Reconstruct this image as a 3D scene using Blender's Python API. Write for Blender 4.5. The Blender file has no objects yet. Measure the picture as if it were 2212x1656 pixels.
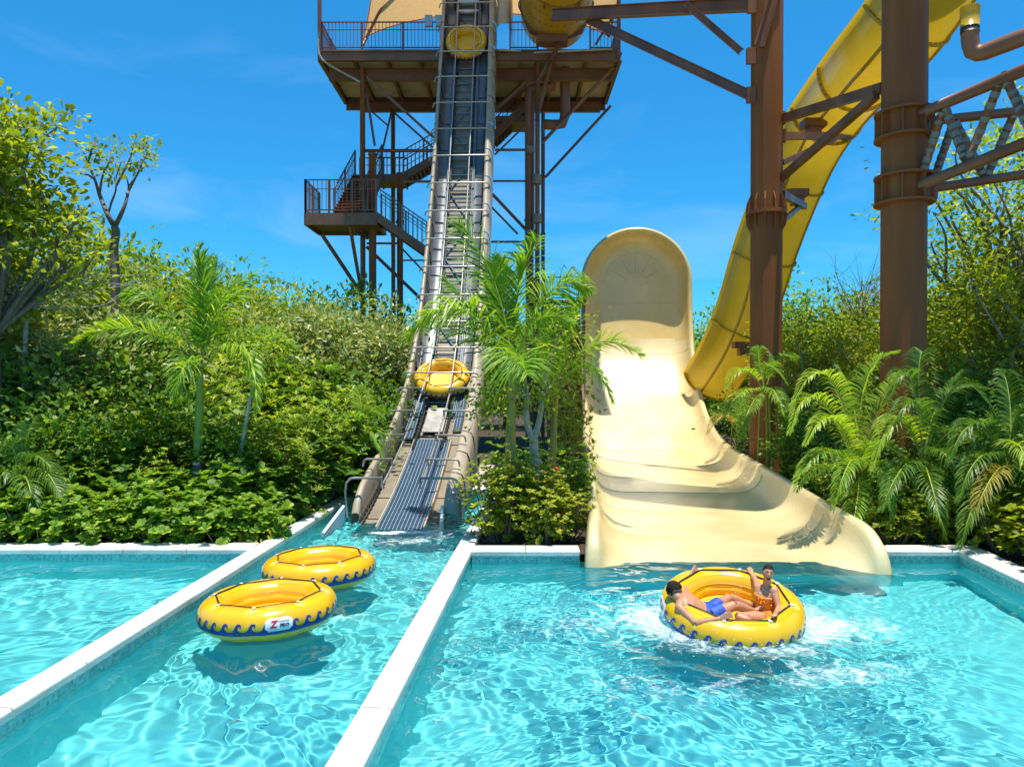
import bpy, math, random
import numpy as np
from mathutils import Vector, Matrix, geometry
R = math.radians
SC = bpy.context.scene
COL = SC.collection
rnd = random.Random(7)
rng = np.random.default_rng(11)

# ------------------------------------------------------------------ camera, sky, sun, exposure
CAM_H = 3.5
PITCH = math.atan(17 / 1585)
cam = bpy.data.cameras.new("camera")
cam_o = bpy.data.objects.new("camera", cam)
COL.objects.link(cam_o)
cam_o.location = (0, 0, CAM_H)
cam_o.rotation_euler = (R(90) - PITCH, 0, 0)
cam.sensor_width = 36
cam.lens = 25.8
cam.clip_end = 2000
SC.camera = cam_o

SUN_DIR = Vector((.06, -.10, 1)).normalized()      # towards the sun, almost overhead
world = bpy.data.worlds.new("World")
SC.world = world
world.use_nodes = True


def build_world():
    nt = world.node_tree
    N, Lk = nt.nodes, nt.links
    bg = N["Background"]
    sky = N.new("ShaderNodeTexSky")
    sky.sky_type = 'NISHITA'
    sky.sun_disc = False
    sky.sun_elevation = math.asin(SUN_DIR.z)
    sky.sun_rotation = math.atan2(SUN_DIR.x, SUN_DIR.y)
    sky.air_density = 1.0
    sky.dust_density = 0.3
    sky.ozone_density = 2.0
    hs = N.new("ShaderNodeHueSaturation")
    hs.inputs["Saturation"].default_value = 1.2
    hs.inputs["Value"].default_value = 1.0
    Lk.new(sky.outputs[0], hs.inputs["Color"])
    mul = N.new("ShaderNodeMix"); mul.data_type = 'RGBA'; mul.blend_type = 'MULTIPLY'
    mul.inputs[0].default_value = 1
    Lk.new(hs.outputs[0], mul.inputs[6])
    tc = N.new("ShaderNodeTexCoord")
    sep = N.new("ShaderNodeSeparateXYZ")
    Lk.new(tc.outputs["Generated"], sep.inputs[0])
    gr = N.new("ShaderNodeValToRGB")
    gr.color_ramp.elements[0].position = .03; gr.color_ramp.elements[0].color = (.155, .60, .86, 1)
    gr.color_ramp.elements[1].position = .50; gr.color_ramp.elements[1].color = (.19, .86, 1.0, 1)
    Lk.new(sep.outputs["Z"], gr.inputs[0])
    g2 = N.new("ShaderNodeVectorMath"); g2.operation = 'SCALE'; g2.inputs["Scale"].default_value = 1.32
    Lk.new(gr.outputs[0], g2.inputs[0]); Lk.new(g2.outputs[0], mul.inputs[7])
    # thin wisps of cloud
    mp = N.new("ShaderNodeMapping")
    mp.inputs["Scale"].default_value = (2.2, 2.2, 6.0)
    mp.inputs["Rotation"].default_value = (0, R(18), R(20))
    Lk.new(tc.outputs["Generated"], mp.inputs[0])
    nz = N.new("ShaderNodeTexNoise")
    nz.inputs["Scale"].default_value = 1.6
    nz.inputs["Detail"].default_value = 7
    nz.inputs["Roughness"].default_value = .55
    nz.inputs["Distortion"].default_value = .5
    Lk.new(mp.outputs[0], nz.inputs["Vector"])
    rp = N.new("ShaderNodeValToRGB")
    rp.color_ramp.elements[0].position = .5
    rp.color_ramp.elements[1].position = .85
    Lk.new(nz.outputs["Fac"], rp.inputs[0])
    low = N.new("ShaderNodeMapRange")
    low.inputs["From Min"].default_value = .02
    low.inputs["From Max"].default_value = .55
    low.inputs["To Min"].default_value = .30
    low.inputs["To Max"].default_value = .03
    Lk.new(sep.outputs["Z"], low.inputs["Value"])
    fm = N.new("ShaderNodeMath"); fm.operation = 'MULTIPLY'
    Lk.new(rp.outputs[0], fm.inputs[0]); Lk.new(low.outputs[0], fm.inputs[1])
    cl = N.new("ShaderNodeMix"); cl.data_type = 'RGBA'
    cl.inputs[7].default_value = (7.0, 8.2, 9.0, 1)
    Lk.new(fm.outputs[0], cl.inputs[0]); Lk.new(mul.outputs[2], cl.inputs[6])
    Lk.new(cl.outputs[2], bg.inputs[0])
    bg.inputs[1].default_value = .1


build_world()
sun = bpy.data.lights.new("sun", 'SUN')
sun.energy = 4.6
sun.angle = R(.5)
sun.color = (1, .95, .86)
sun.cycles.is_caustics_light = True
sun_o = bpy.data.objects.new("sun", sun)
COL.objects.link(sun_o)
sun_o.rotation_euler = SUN_DIR.to_track_quat('Z', 'Y').to_euler()
vs = SC.view_settings
vs.view_transform = 'Standard'
vs.look = 'None'
vs.gamma = 1
vs.exposure = .62
SC.cycles.caustics_refractive = True
SC.cycles.caustics_reflective = False
SC.cycles.max_bounces = 10
SC.cycles.transmission_bounces = 6
SC.cycles.transparent_max_bounces = 10
SC.cycles.sample_clamp_indirect = 6
SC.cycles.blur_glossy = .5


# ------------------------------------------------------------------ helpers
def px(x, y, Y):
    """point at depth Y seen at photo position x,y (2212 px wide frame)"""
    u = (x - 1106) / 1585
    v = (828 - y) / 1585
    d = Vector((u, math.cos(PITCH) + v * math.sin(PITCH), -math.sin(PITCH) + v * math.cos(PITCH)))
    return Vector((0, 0, CAM_H)) + d * (Y / d.y)


def gx(x, y, z=0):
    """point on the level z seen at x,y"""
    p = px(x, y, 1.0) - Vector((0, 0, CAM_H))
    k = (z - CAM_H) / p.z
    return Vector((0, 0, CAM_H)) + p * k


def top_of(o):
    while o.parent:
        o = o.parent
    return o


def tag(o, label=None, cat=None, group=None, kind=None):
    if label: o["label"] = label
    if cat: o["category"] = cat
    if group: o["group"] = group
    if kind: o["kind"] = kind
    return o


def thing(name, label, cat, loc=(0, 0, 0), rz=0, group=None):
    o = bpy.data.objects.new(name, None)
    COL.objects.link(o)
    o.location = loc
    o.rotation_euler = (0, 0, rz)
    o.empty_display_size = .2
    return tag(o, label, cat, group)


def copy_tree(o, parent=None):
    c = o.copy()
    COL.objects.link(c)
    if parent: c.parent = parent
    for ch in list(o.children):
        copy_tree(ch, c)
    return c


def link_mesh(name, me, mats, parent=None):
    for m in mats:
        me.materials.append(m)
    o = bpy.data.objects.new(name, me)
    COL.objects.link(o)
    if parent: o.parent = parent
    return o


def np_mesh(name, V, F, smooth=False):
    """V (n,3), F (m,3) or (m,4)"""
    V = np.asarray(V, dtype=np.float32); F = np.asarray(F, dtype=np.int32)
    me = bpy.data.meshes.new(name)
    me.vertices.add(len(V)); me.vertices.foreach_set("co", V.ravel())
    k = F.shape[1]
    me.loops.add(F.size); me.loops.foreach_set("vertex_index", F.ravel())
    me.polygons.add(len(F)); me.polygons.foreach_set("loop_start", np.arange(0, F.size, k, dtype=np.int32))
    me.update(calc_edges=True)
    me.polygons.foreach_set("use_smooth", np.full(len(F), smooth))
    me.update()
    return me


def frame_of(d, up=Vector((0, 0, 1))):
    d = Vector(d).normalized()
    if abs(d.dot(up)) > .995:
        up = Vector((0, 1, 0))
    s = d.cross(up).normalized()
    return d, s, s.cross(d).normalized()


class MB:
    """collects shapes into one mesh (world coordinates unless the root sits at the origin)"""

    def __init__(self):
        self.v = []; self.f = []; self.m = []; self.s = []

    def add(self, vs_, fs, mat=0, smooth=False):
        b = len(self.v)
        self.v += [tuple(p) for p in vs_]
        for f in fs:
            self.f.append(tuple(b + i for i in f)); self.m.append(mat); self.s.append(smooth)

    def hexa(self, P, mat=0):
        self.add(P, [(0, 3, 2, 1), (4, 5, 6, 7), (0, 1, 5, 4), (1, 2, 6, 5), (2, 3, 7, 6), (3, 0, 4, 7)], mat)

    def box(self, c, size, rz=0, mat=0, rot=None):
        c = Vector(c); h = Vector(size) / 2
        M = rot if rot is not None else Matrix.Rotation(rz, 3, 'Z')
        P = [c + M @ Vector((sx * h.x, sy * h.y, sz * h.z)) for sz in (-1, 1) for sx, sy in ((-1, -1), (1, -1), (1, 1), (-1, 1))]
        self.hexa(P, mat)

    def beam(self, p0, p1, w, h, up=Vector((0, 0, 1)), mat=0):
        p0 = Vector(p0); p1 = Vector(p1)
        d, s, u = frame_of(p1 - p0, up)
        P = [p + s * a * w / 2 + u * b * h / 2 for p in (p0, p1) for a, b in ((-1, -1), (1, -1), (1, 1), (-1, 1))]
        self.hexa(P, mat)

    def ibeam(self, p0, p1, w, h, t=.02, mat=0):
        p0 = Vector(p0); p1 = Vector(p1)
        d, s, u = frame_of(p1 - p0)
        self.beam(p0, p1, t, h - 2 * t, mat=mat)
        for k in (-1, 1):
            o = u * k * (h - t) / 2
            self.beam(p0 + o, p1 + o, w, t, mat=mat)

    def rings(self, rings, closed_ring=True, closed_path=False, caps=False, mat=0, smooth=True, flip=False):
        n = len(rings[0]); b = len(self.v)
        for r in rings:
            self.v += [tuple(p) for p in r]
        m = len(rings)
        for i in range(m if closed_path else m - 1):
            a0 = b + i * n; a1 = b + ((i + 1) % m) * n
            for j in range(n if closed_ring else n - 1):
                j2 = (j + 1) % n
                f = (a0 + j, a0 + j2, a1 + j2, a1 + j)
                self.f.append(f[::-1] if flip else f); self.m.append(mat); self.s.append(smooth)
        if caps:
            self.f.append(tuple(b + j for j in reversed(range(n)))); self.m.append(mat); self.s.append(False)
            e = b + (m - 1) * n
            self.f.append(tuple(e + j for j in range(n))); self.m.append(mat); self.s.append(False)

    def tube(self, pts, r, seg=8, closed=False, caps=True, mat=0, smooth=True, flat=None):
        pts = [Vector(p) for p in pts]
        n = len(pts)
        rr = r if hasattr(r, '__len__') else [r] * n
        rs = []
        prev = None
        for i, p in enumerate(pts):
            if closed:
                t = pts[(i + 1) % n] - pts[i - 1]
            else:
                t = pts[min(i + 1, n - 1)] - pts[max(i - 1, 0)]
            t.normalize()
            if prev is None:
                _, s, u = frame_of(t)
            else:
                s = prev - t * prev.dot(t)
                if s.length < 1e-5: _, s, u = frame_of(t)
                s.normalize(); u = s.cross(t).normalized()
            prev = s
            k = flat or 1
            rs.append([p + (s * math.cos(a) + u * math.sin(a) * k) * rr[i] for a in [2 * math.pi * j / seg for j in range(seg)]])
        self.rings(rs, True, closed, caps and not closed, mat, smooth, flip=True)

    def lathe(self, prof, c=(0, 0, 0), seg=24, mat=0, smooth=True, a0=0, a1=2 * math.pi):
        c = Vector(c)
        full = abs(a1 - a0 - 2 * math.pi) < 1e-6
        k = seg if full else seg + 1
        rs = []
        for i in range(k):
            a = a0 + (a1 - a0) * i / seg
            rs.append([c + Vector((r * math.cos(a), r * math.sin(a), z)) for r, z in prof])
        self.rings(rs, False, full, False, mat, smooth, flip=True)

    def ellipsoid(self, c, r, rot=None, seg=14, rg=9, mat=0, zmin=-1.0):
        c = Vector(c); M = rot or Matrix.Identity(3)
        rs = []
        for i in range(rg + 1):
            z = max(-math.cos(math.pi * i / rg), zmin)
            q = math.sqrt(max(0, 1 - z * z)) + 1e-4
            rs.append([c + M @ Vector((r[0] * q * math.cos(2 * math.pi * j / seg), r[1] * q * math.sin(2 * math.pi * j / seg), r[2] * z)) for j in range(seg)])
        self.rings(rs, True, False, True, mat, True)

    def build(self, name, mats, parent=None, origin=None, kind=None):
        if not isinstance(mats, (list, tuple)): mats = [mats]
        o0 = Vector(origin) if origin is not None else (Vector(top_of(parent).location) if parent else Vector((0, 0, 0)))
        me = bpy.data.meshes.new(name)
        me.from_pydata([(x - o0.x, y - o0.y, z - o0.z) for x, y, z in self.v], [], self.f)
        me.polygons.foreach_set("material_index", self.m)
        me.polygons.foreach_set("use_smooth", self.s)
        me.update()
        o = link_mesh(name, me, mats, parent)
        if origin is not None and not parent: o.location = o0
        if kind: o["kind"] = kind
        return o


def catmull(pts, n):
    pts = [Vector(p) for p in pts]
    P = [pts[0] * 2 - pts[1]] + pts + [pts[-1] * 2 - pts[-2]]
    out = []
    for i in range(1, len(P) - 2):
        a, b, c, d = P[i - 1], P[i], P[i + 1], P[i + 2]
        for k in range(n):
            t = k / n
            out.append(.5 * ((2 * b) + (c - a) * t + (2 * a - 5 * b + 4 * c - d) * t * t + (3 * b - a - 3 * c + d) * t ** 3))
    out.append(pts[-1].copy())
    return out


def resample(pts, step):
    pts = [Vector(p) for p in pts]
    L = [0]
    for a, b in zip(pts, pts[1:]): L.append(L[-1] + (b - a).length)
    n = max(2, int(L[-1] / step) + 1)
    out = []; j = 0
    for i in range(n):
        s = L[-1] * i / (n - 1)
        while j < len(L) - 2 and L[j + 1] < s: j += 1
        k = (s - L[j]) / max(1e-9, L[j + 1] - L[j])
        out.append(pts[j].lerp(pts[j + 1], k))
    return out


def smooth_by_angle(o, deg=35):
    me = o.data
    try:
        me.set_sharp_from_angle(angle=R(deg))
    except Exception:
        pass


# ------------------------------------------------------------------ materials
def new_mat(name):
    m = bpy.data.materials.new(name)
    m.use_nodes = True
    return m, m.node_tree, m.node_tree.nodes["Principled BSDF"]


def pm(name, c1, c2=None, rough=.5, metal=0, ns=4.0, bump=0.0, bs=40.0, coat=0.0, spec=.5, streak=False, transl=0.0, detail=6, rvar=.12):
    """procedural surface: two tones by noise, roughness variation and a fine bump"""
    m, nt, b = new_mat(name)
    N, Lk = nt.nodes, nt.links
    c2 = c2 or tuple(x * .72 for x in c1)
    tc = N.new("ShaderNodeTexCoord")
    mp = N.new("ShaderNodeMapping")
    if streak: mp.inputs["Scale"].default_value = (1, 1, .12)
    Lk.new(tc.outputs["Object"], mp.inputs[0])
    nz = N.new("ShaderNodeTexNoise")
    nz.inputs["Scale"].default_value = ns
    nz.inputs["Detail"].default_value = detail
    nz.inputs["Roughness"].default_value = .6
    Lk.new(mp.outputs[0], nz.inputs["Vector"])
    rp = N.new("ShaderNodeValToRGB")
    rp.color_ramp.elements[0].position = .33; rp.color_ramp.elements[0].color = (*c2, 1)
    rp.color_ramp.elements[1].position = .66; rp.color_ramp.elements[1].color = (*c1, 1)
    Lk.new(nz.outputs["Fac"], rp.inputs[0])
    Lk.new(rp.outputs[0], b.inputs["Base Color"])
    mr = N.new("ShaderNodeMapRange")
    mr.inputs["To Min"].default_value = max(.02, rough - rvar); mr.inputs["To Max"].default_value = min(1, rough + rvar)
    Lk.new(nz.outputs["Fac"], mr.inputs["Value"]); Lk.new(mr.outputs[0], b.inputs["Roughness"])
    b.inputs["Metallic"].default_value = metal
    b.inputs["Specular IOR Level"].default_value = spec
    b.inputs["Coat Weight"].default_value = coat
    b.inputs["Coat Roughness"].default_value = .08
    if bump:
        n2 = N.new("ShaderNodeTexNoise"); n2.inputs["Scale"].default_value = bs; n2.inputs["Detail"].default_value = 4
        Lk.new(tc.outputs["Object"], n2.inputs["Vector"])
        bp = N.new("ShaderNodeBump"); bp.inputs["Strength"].default_value = 1.0; bp.inputs["Distance"].default_value = bump
        Lk.new(n2.outputs["Fac"], bp.inputs["Height"]); Lk.new(bp.outputs[0], b.inputs["Normal"])
    if transl:
        tr = N.new("ShaderNodeBsdfTranslucent"); Lk.new(rp.outputs[0], tr.inputs["Color"])
        mx = N.new("ShaderNodeMixShader"); mx.inputs[0].default_value = transl
        Lk.new(b.outputs[0], mx.inputs[1]); Lk.new(tr.outputs[0], mx.inputs[2])
        Lk.new(mx.outputs[0], N["Material Output"].inputs["Surface"])
    return m


def leaf_mat(name, c1, c2, c3=None, transl=.4, rough=.5, spec=.3):
    m, nt, b = new_mat(name)
    N, Lk = nt.nodes, nt.links
    ge = N.new("ShaderNodeNewGeometry")
    rp = N.new("ShaderNodeValToRGB")
    e = rp.color_ramp.elements
    e[0].position = 0; e[0].color = (*c1, 1)
    e[1].position = .8; e[1].color = (*c2, 1)
    if c3:
        x = e.new(.97); x.color = (*c3, 1)
    Lk.new(ge.outputs["Random Per Island"], rp.inputs[0])
    Lk.new(rp.outputs[0], b.inputs["Base Color"])
    b.inputs["Roughness"].default_value = rough
    b.inputs["Specular IOR Level"].default_value = spec
    tr = N.new("ShaderNodeBsdfTranslucent")
    mu = N.new("ShaderNodeMix"); mu.data_type = 'RGBA'; mu.blend_type = 'MULTIPLY'; mu.inputs[0].default_value = 1
    mu.inputs[7].default_value = (2.0, 1.9, .7, 1)
    Lk.new(rp.outputs[0], mu.inputs[6]); Lk.new(mu.outputs[2], tr.inputs["Color"])
    mx = N.new("ShaderNodeMixShader"); mx.inputs[0].default_value = transl
    Lk.new(b.outputs[0], mx.inputs[1]); Lk.new(tr.outputs[0], mx.inputs[2])
    Lk.new(mx.outputs[0], N["Material Output"].inputs["Surface"])
    return m


M = {}
M['brown'] = pm("brown_painted_steel", (.28, .104, .042), (.15, .055, .025), rough=.42, ns=1.6, bump=.0008, bs=60, streak=True)
M['brown2'] = pm("brown_steel_dull", (.24, .108, .052), (.17, .075, .038), rough=.55, ns=2.2, bump=.001, bs=40)
M['column'] = pm("brown_column_paint", (.35, .122, .037), (.21, .072, .024), rough=.55, ns=1.0, bump=.0015, bs=14, streak=True, spec=.15)
M['ceiling'] = pm("corrugated_soffit", (.58, .45, .27), (.42, .32, .19), rough=.6, ns=1.2)
M['wood'] = pm("stair_timber", (.30, .115, .045), (.2, .075, .03), rough=.6, ns=3, streak=True)
M['beige'] = pm("beige_fibreglass_panel", (.43, .35, .25), (.36, .29, .205), rough=.42, ns=1.4, bump=.003, bs=5)
M['liner'] = pm("steel_liner", (.26, .27, .28), (.17, .17, .18), rough=.38, metal=.4, ns=1.2, bump=.006, bs=2.5)
M['trough'] = pm("stained_trough", (.25, .205, .145), (.18, .15, .105), rough=.55, ns=1.5, bump=.003, bs=5)
M['ladder'] = pm("blue_grey_frame", (.17, .27, .35), (.10, .165, .22), rough=.45, metal=.0, ns=3)
M['chrome'] = pm("stainless_tube", (.50, .46, .40), (.40, .37, .32), rough=.4, metal=.6, ns=6)
M['black'] = pm("black_rubber", (.02, .02, .022), (.012, .012, .012), rough=.5, ns=8)
M['chain'] = pm("dark_chain", (.045, .045, .05), (.02, .02, .022), rough=.38, metal=.5, ns=20)
M['galv'] = pm("galvanised_plate", (.62, .60, .56), (.48, .46, .43), rough=.35, metal=.6, ns=3)
M['raft'] = pm("yellow_vinyl", (.90, .50, .006), (.84, .43, .005), rough=.24, ns=2.0, coat=.5, bump=.012, bs=3.5, transl=.12)
M['raft_floor'] = pm("yellow_vinyl_floor", (.86, .48, .012), (.80, .40, .010), rough=.35, ns=3, coat=.2, bump=.004, bs=6)
M['patch'] = pm("clear_patch", (.92, .66, .10), (.88, .58, .05), rough=.12, ns=5, coat=.8)
M['wave_blue'] = pm("blue_print", (.012, .045, .30), (.008, .03, .22), rough=.3, ns=6)
M['white'] = pm("white_print", (.8, .8, .8), (.7, .7, .7), rough=.35, ns=5)
M['red'] = pm("red_print", (.6, .02, .03), (.5, .015, .02), rough=.35)
M['ink'] = pm("dark_print", (.05, .06, .09), (.03, .035, .05), rough=.4)
M['sail'] = pm("tan_shade_cloth", (.84, .50, .20), (.77, .44, .17), rough=.8, ns=8, bump=.002, bs=80, transl=.62)
M['grey_box'] = pm("grey_enclosure", (.36, .42, .46), (.30, .35, .38), rough=.4)
M['pvc'] = pm("pale_pipe", (.42, .48, .45), (.34, .38, .36), rough=.4)
M['rope'] = pm("grey_rope_wrap", (.27, .27, .22), (.17, .16, .13), rough=.85, ns=30, bump=.006, bs=60)
M['concrete'] = pm("pale_paving", (.50, .42, .34), (.40, .33, .26), rough=.8, ns=2.5, bump=.004, bs=30)
M['coping'] = pm("white_stone_coping", (.78, .735, .65), (.56, .52, .44), rough=.7, ns=1.6, bump=.004, bs=22)
M['mulch'] = pm("dark_mulch", (.075, .045, .025), (.03, .02, .012), rough=.95, ns=9, bump=.03, bs=16)
M['bark'] = pm("grey_bark", (.22, .18, .13), (.12, .095, .07), rough=.85, ns=9, bump=.012, bs=24, streak=True)
M['palebark'] = pm("pale_bark", (.42, .42, .37), (.26, .25, .21), rough=.8, ns=6, bump=.01, bs=18)
M['palmgrey'] = pm("ringed_palm_trunk", (.30, .27, .22), (.19, .17, .14), rough=.75, ns=10, bump=.01, bs=20)
M['shaft'] = pm("green_crownshaft", (.27, .34, .03), (.19, .26, .025), rough=.42, ns=4, streak=True)
M['leaf_bright'] = leaf_mat("bright_leaf", (.10, .17, .012), (.25, .33, .022), (.50, .48, .08))
M['leaf_lime'] = leaf_mat("lime_leaf", (.125, .215, .012), (.28, .37, .03), (.52, .50, .09), transl=.42)
M['leaf_mid'] = leaf_mat("mid_leaf", (0.075, 0.169, 0.013), (0.200, 0.338, 0.022), (0.375, 0.450, 0.044))
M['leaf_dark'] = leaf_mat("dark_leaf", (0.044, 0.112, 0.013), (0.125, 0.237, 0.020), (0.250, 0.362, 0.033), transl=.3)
M['leaf_olive'] = leaf_mat("olive_leaf", (0.125, 0.175, 0.013), (0.300, 0.362, 0.022), (0.475, 0.450, 0.033))
M['leaf_pale'] = leaf_mat("pale_shiny_leaf", (0.150, 0.213, 0.061), (0.338, 0.388, 0.132), (0.575, 0.575, 0.264), transl=.25, rough=.42, spec=.45)
M['leaf_gold'] = leaf_mat("golden_leaf", (.09, .16, .012), (.34, .38, .022), (.58, .46, .03), transl=.32)
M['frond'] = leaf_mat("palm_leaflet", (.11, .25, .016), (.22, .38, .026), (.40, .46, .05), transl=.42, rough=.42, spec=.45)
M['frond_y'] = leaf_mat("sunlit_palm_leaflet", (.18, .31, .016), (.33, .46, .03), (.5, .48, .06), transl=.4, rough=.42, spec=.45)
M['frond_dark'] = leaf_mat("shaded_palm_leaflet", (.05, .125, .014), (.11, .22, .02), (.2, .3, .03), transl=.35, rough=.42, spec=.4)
M['frond_dry'] = leaf_mat("dry_palm_leaflet", (.22, .20, .03), (.38, .30, .05), (.45, .33, .09), transl=.3)
M['shaft_olive'] = pm("olive_palm_shaft", (.33, .27, .045), (.22, .19, .03), rough=.45, ns=5, streak=True)
M['rachis'] = pm("yellow_green_rachis", (.30, .36, .05), (.2, .27, .04), rough=.4)
M['flower'] = pm("red_petal", (.75, .02, .02), (.6, .012, .015), rough=.5)
M['skin'] = pm("tanned_skin", (.50, .235, .125), (.43, .195, .10), rough=.45, ns=6)
M['skin2'] = pm("light_tanned_skin", (.54, .265, .145), (.47, .22, .12), rough=.43, ns=6)
M['hair'] = pm("dark_brown_hair", (.028, .015, .009), (.014, .008, .006), rough=.7, ns=40, bump=.006, bs=50, spec=.2)
M['blue_cloth'] = pm("blue_swim_shorts", (.012, .09, .46), (.006, .05, .32), rough=.6, ns=14, bump=.008, bs=22)
M['orange_cloth'] = pm("orange_swimsuit", (.80, .27, .012), (.7, .21, .01), rough=.5, ns=9, bump=.008, bs=20)
M['mouth'] = pm("dark_mouth", (.10, .012, .012), (.06, .008, .008), rough=.5)
M['teeth'] = pm("teeth", (.8, .78, .72), (.75, .72, .66), rough=.3)


def fibreglass_yellow():
    m = pm("yellow_fibreglass", (.68, .45, .025), (.60, .385, .02), rough=.33, ns=.9, coat=.25, bump=.002, bs=8, transl=.30)
    return m


M['yellow'] = fibreglass_yellow()


def wet_slide():
    """beige gelcoat under a thin running film of water"""
    m, nt, b = new_mat("wet_beige_gelcoat")
    N, Lk = nt.nodes, nt.links
    tc = N.new("ShaderNodeTexCoord")
    nz = N.new("ShaderNodeTexNoise"); nz.inputs["Scale"].default_value = .7; nz.inputs["Detail"].default_value = 5
    Lk.new(tc.outputs["Object"], nz.inputs["Vector"])
    rp = N.new("ShaderNodeValToRGB")
    rp.color_ramp.elements[0].position = .35; rp.color_ramp.elements[0].color = (.62, .475, .22, 1)
    rp.color_ramp.elements[1].position = .65; rp.color_ramp.elements[1].color = (.75, .61, .32, 1)
    Lk.new(nz.outputs["Fac"], rp.inputs[0])
    Lk.new(rp.outputs[0], b.inputs["Base Color"])
    b.inputs["Roughness"].default_value = .30
    b.inputs["Coat Weight"].default_value = .9
    b.inputs["Coat Roughness"].default_value = .05
    b.inputs["Coat IOR"].default_value = 1.33
    mp = N.new("ShaderNodeMapping"); mp.inputs["Scale"].default_value = (.6, 3.0, 3.0)
    Lk.new(tc.outputs["Object"], mp.inputs[0])
    n2 = N.new("ShaderNodeTexNoise"); n2.inputs["Scale"].default_value = 3.2; n2.inputs["Detail"].default_value = 5; n2.inputs["Roughness"].default_value = .62
    n2.inputs["Distortion"].default_value = .8
    Lk.new(mp.outputs[0], n2.inputs["Vector"])
    bp = N.new("ShaderNodeBump"); bp.inputs["Distance"].default_value = .05; bp.inputs["Strength"].default_value = .9
    Lk.new(n2.outputs["Fac"], bp.inputs["Height"])
    Lk.new(bp.outputs[0], b.inputs["Coat Normal"])
    b2 = N.new("ShaderNodeBump"); b2.inputs["Distance"].default_value = .006
    Lk.new(n2.outputs["Fac"], b2.inputs["Height"]); Lk.new(b2.outputs[0], b.inputs["Normal"])
    return m


M['slide'] = wet_slide()
M['slide_dry'] = pm("dry_beige_gelcoat", (.76, .56, .22), (.68, .48, .175), rough=.25, ns=.8, coat=.4, bump=.002, bs=6)


def tile_mat(name, axis):
    """small square mosaic, each tile its own tint"""
    m, nt, b = new_mat(name)
    N, Lk = nt.nodes, nt.links
    tc = N.new("ShaderNodeTexCoord")
    sx = N.new("ShaderNodeSeparateXYZ"); Lk.new(tc.outputs["Object"], sx.inputs[0])
    cb = N.new("ShaderNodeCombineXYZ")
    Lk.new(sx.outputs[axis], cb.inputs[0]); Lk.new(sx.outputs["Z"], cb.inputs[1])
    sc = N.new("ShaderNodeVectorMath"); sc.operation = 'SCALE'; sc.inputs["Scale"].default_value = 1 / .045
    Lk.new(cb.outputs[0], sc.inputs[0])
    fl = N.new("ShaderNodeVectorMath"); fl.operation = 'FLOOR'; Lk.new(sc.outputs[0], fl.inputs[0])
    wn = N.new("ShaderNodeTexWhiteNoise"); wn.noise_dimensions = '3D'; Lk.new(fl.outputs[0], wn.inputs["Vector"])
    rp = N.new("ShaderNodeValToRGB")
    e = rp.color_ramp.elements
    e[0].color = (.13, .34, .30, 1); e[1].color = (.46, .62, .55, 1)
    x = e.new(.5); x.color = (.26, .50, .46, 1)
    Lk.new(wn.outputs["Value"], rp.inputs[0])
    fr = N.new("ShaderNodeVectorMath"); fr.operation = 'FRACTION'; Lk.new(sc.outputs[0], fr.inputs[0])
    s2 = N.new("ShaderNodeSeparateXYZ"); Lk.new(fr.outputs[0], s2.inputs[0])
    mn = N.new("ShaderNodeMath"); mn.operation = 'MINIMUM'; Lk.new(s2.outputs[0], mn.inputs[0]); Lk.new(s2.outputs[1], mn.inputs[1])
    lt = N.new("ShaderNodeMath"); lt.operation = 'LESS_THAN'; lt.inputs[1].default_value = .1; Lk.new(mn.outputs[0], lt.inputs[0])
    mx = N.new("ShaderNodeMix"); mx.data_type = 'RGBA'; mx.inputs[7].default_value = (.50, .55, .50, 1)
    Lk.new(lt.outputs[0], mx.inputs[0]); Lk.new(rp.outputs[0], mx.inputs[6])
    Lk.new(mx.outputs[2], b.inputs["Base Color"])
    b.inputs["Roughness"].default_value = .25
    return m


M['tile_x'] = tile_mat("mosaic_tile_across", "X")
M['tile_y'] = tile_mat("mosaic_tile_along", "Y")
M['plaster'] = pm("aqua_pool_plaster", (.17, .74, .76), (.12, .66, .69), rough=.7, ns=1.5)


def water_mat():
    m, nt, b = new_mat("pool_water")
    b.inputs["Base Color"].default_value = (.87, .985, 1, 1)
    b.inputs["Transmission Weight"].default_value = 1
    b.inputs["Roughness"].default_value = 0
    b.inputs["IOR"].default_value = 1.33
    # turquoise diffuse veil lightens the shadows below, standing in for light scattered in water
    N, Lk = nt.nodes, nt.links
    df = N.new("ShaderNodeBsdfDiffuse"); df.inputs["Color"].default_value = (.015, .50, .56, 1)
    mx = N.new("ShaderNodeMixShader"); mx.inputs[0].default_value = .075
    Lk.new(b.outputs[0], mx.inputs[1]); Lk.new(df.outputs[0], mx.inputs[2])
    Lk.new(mx.outputs[0], N["Material Output"].inputs["Surface"])
    return m


M['water'] = water_mat()


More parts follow.
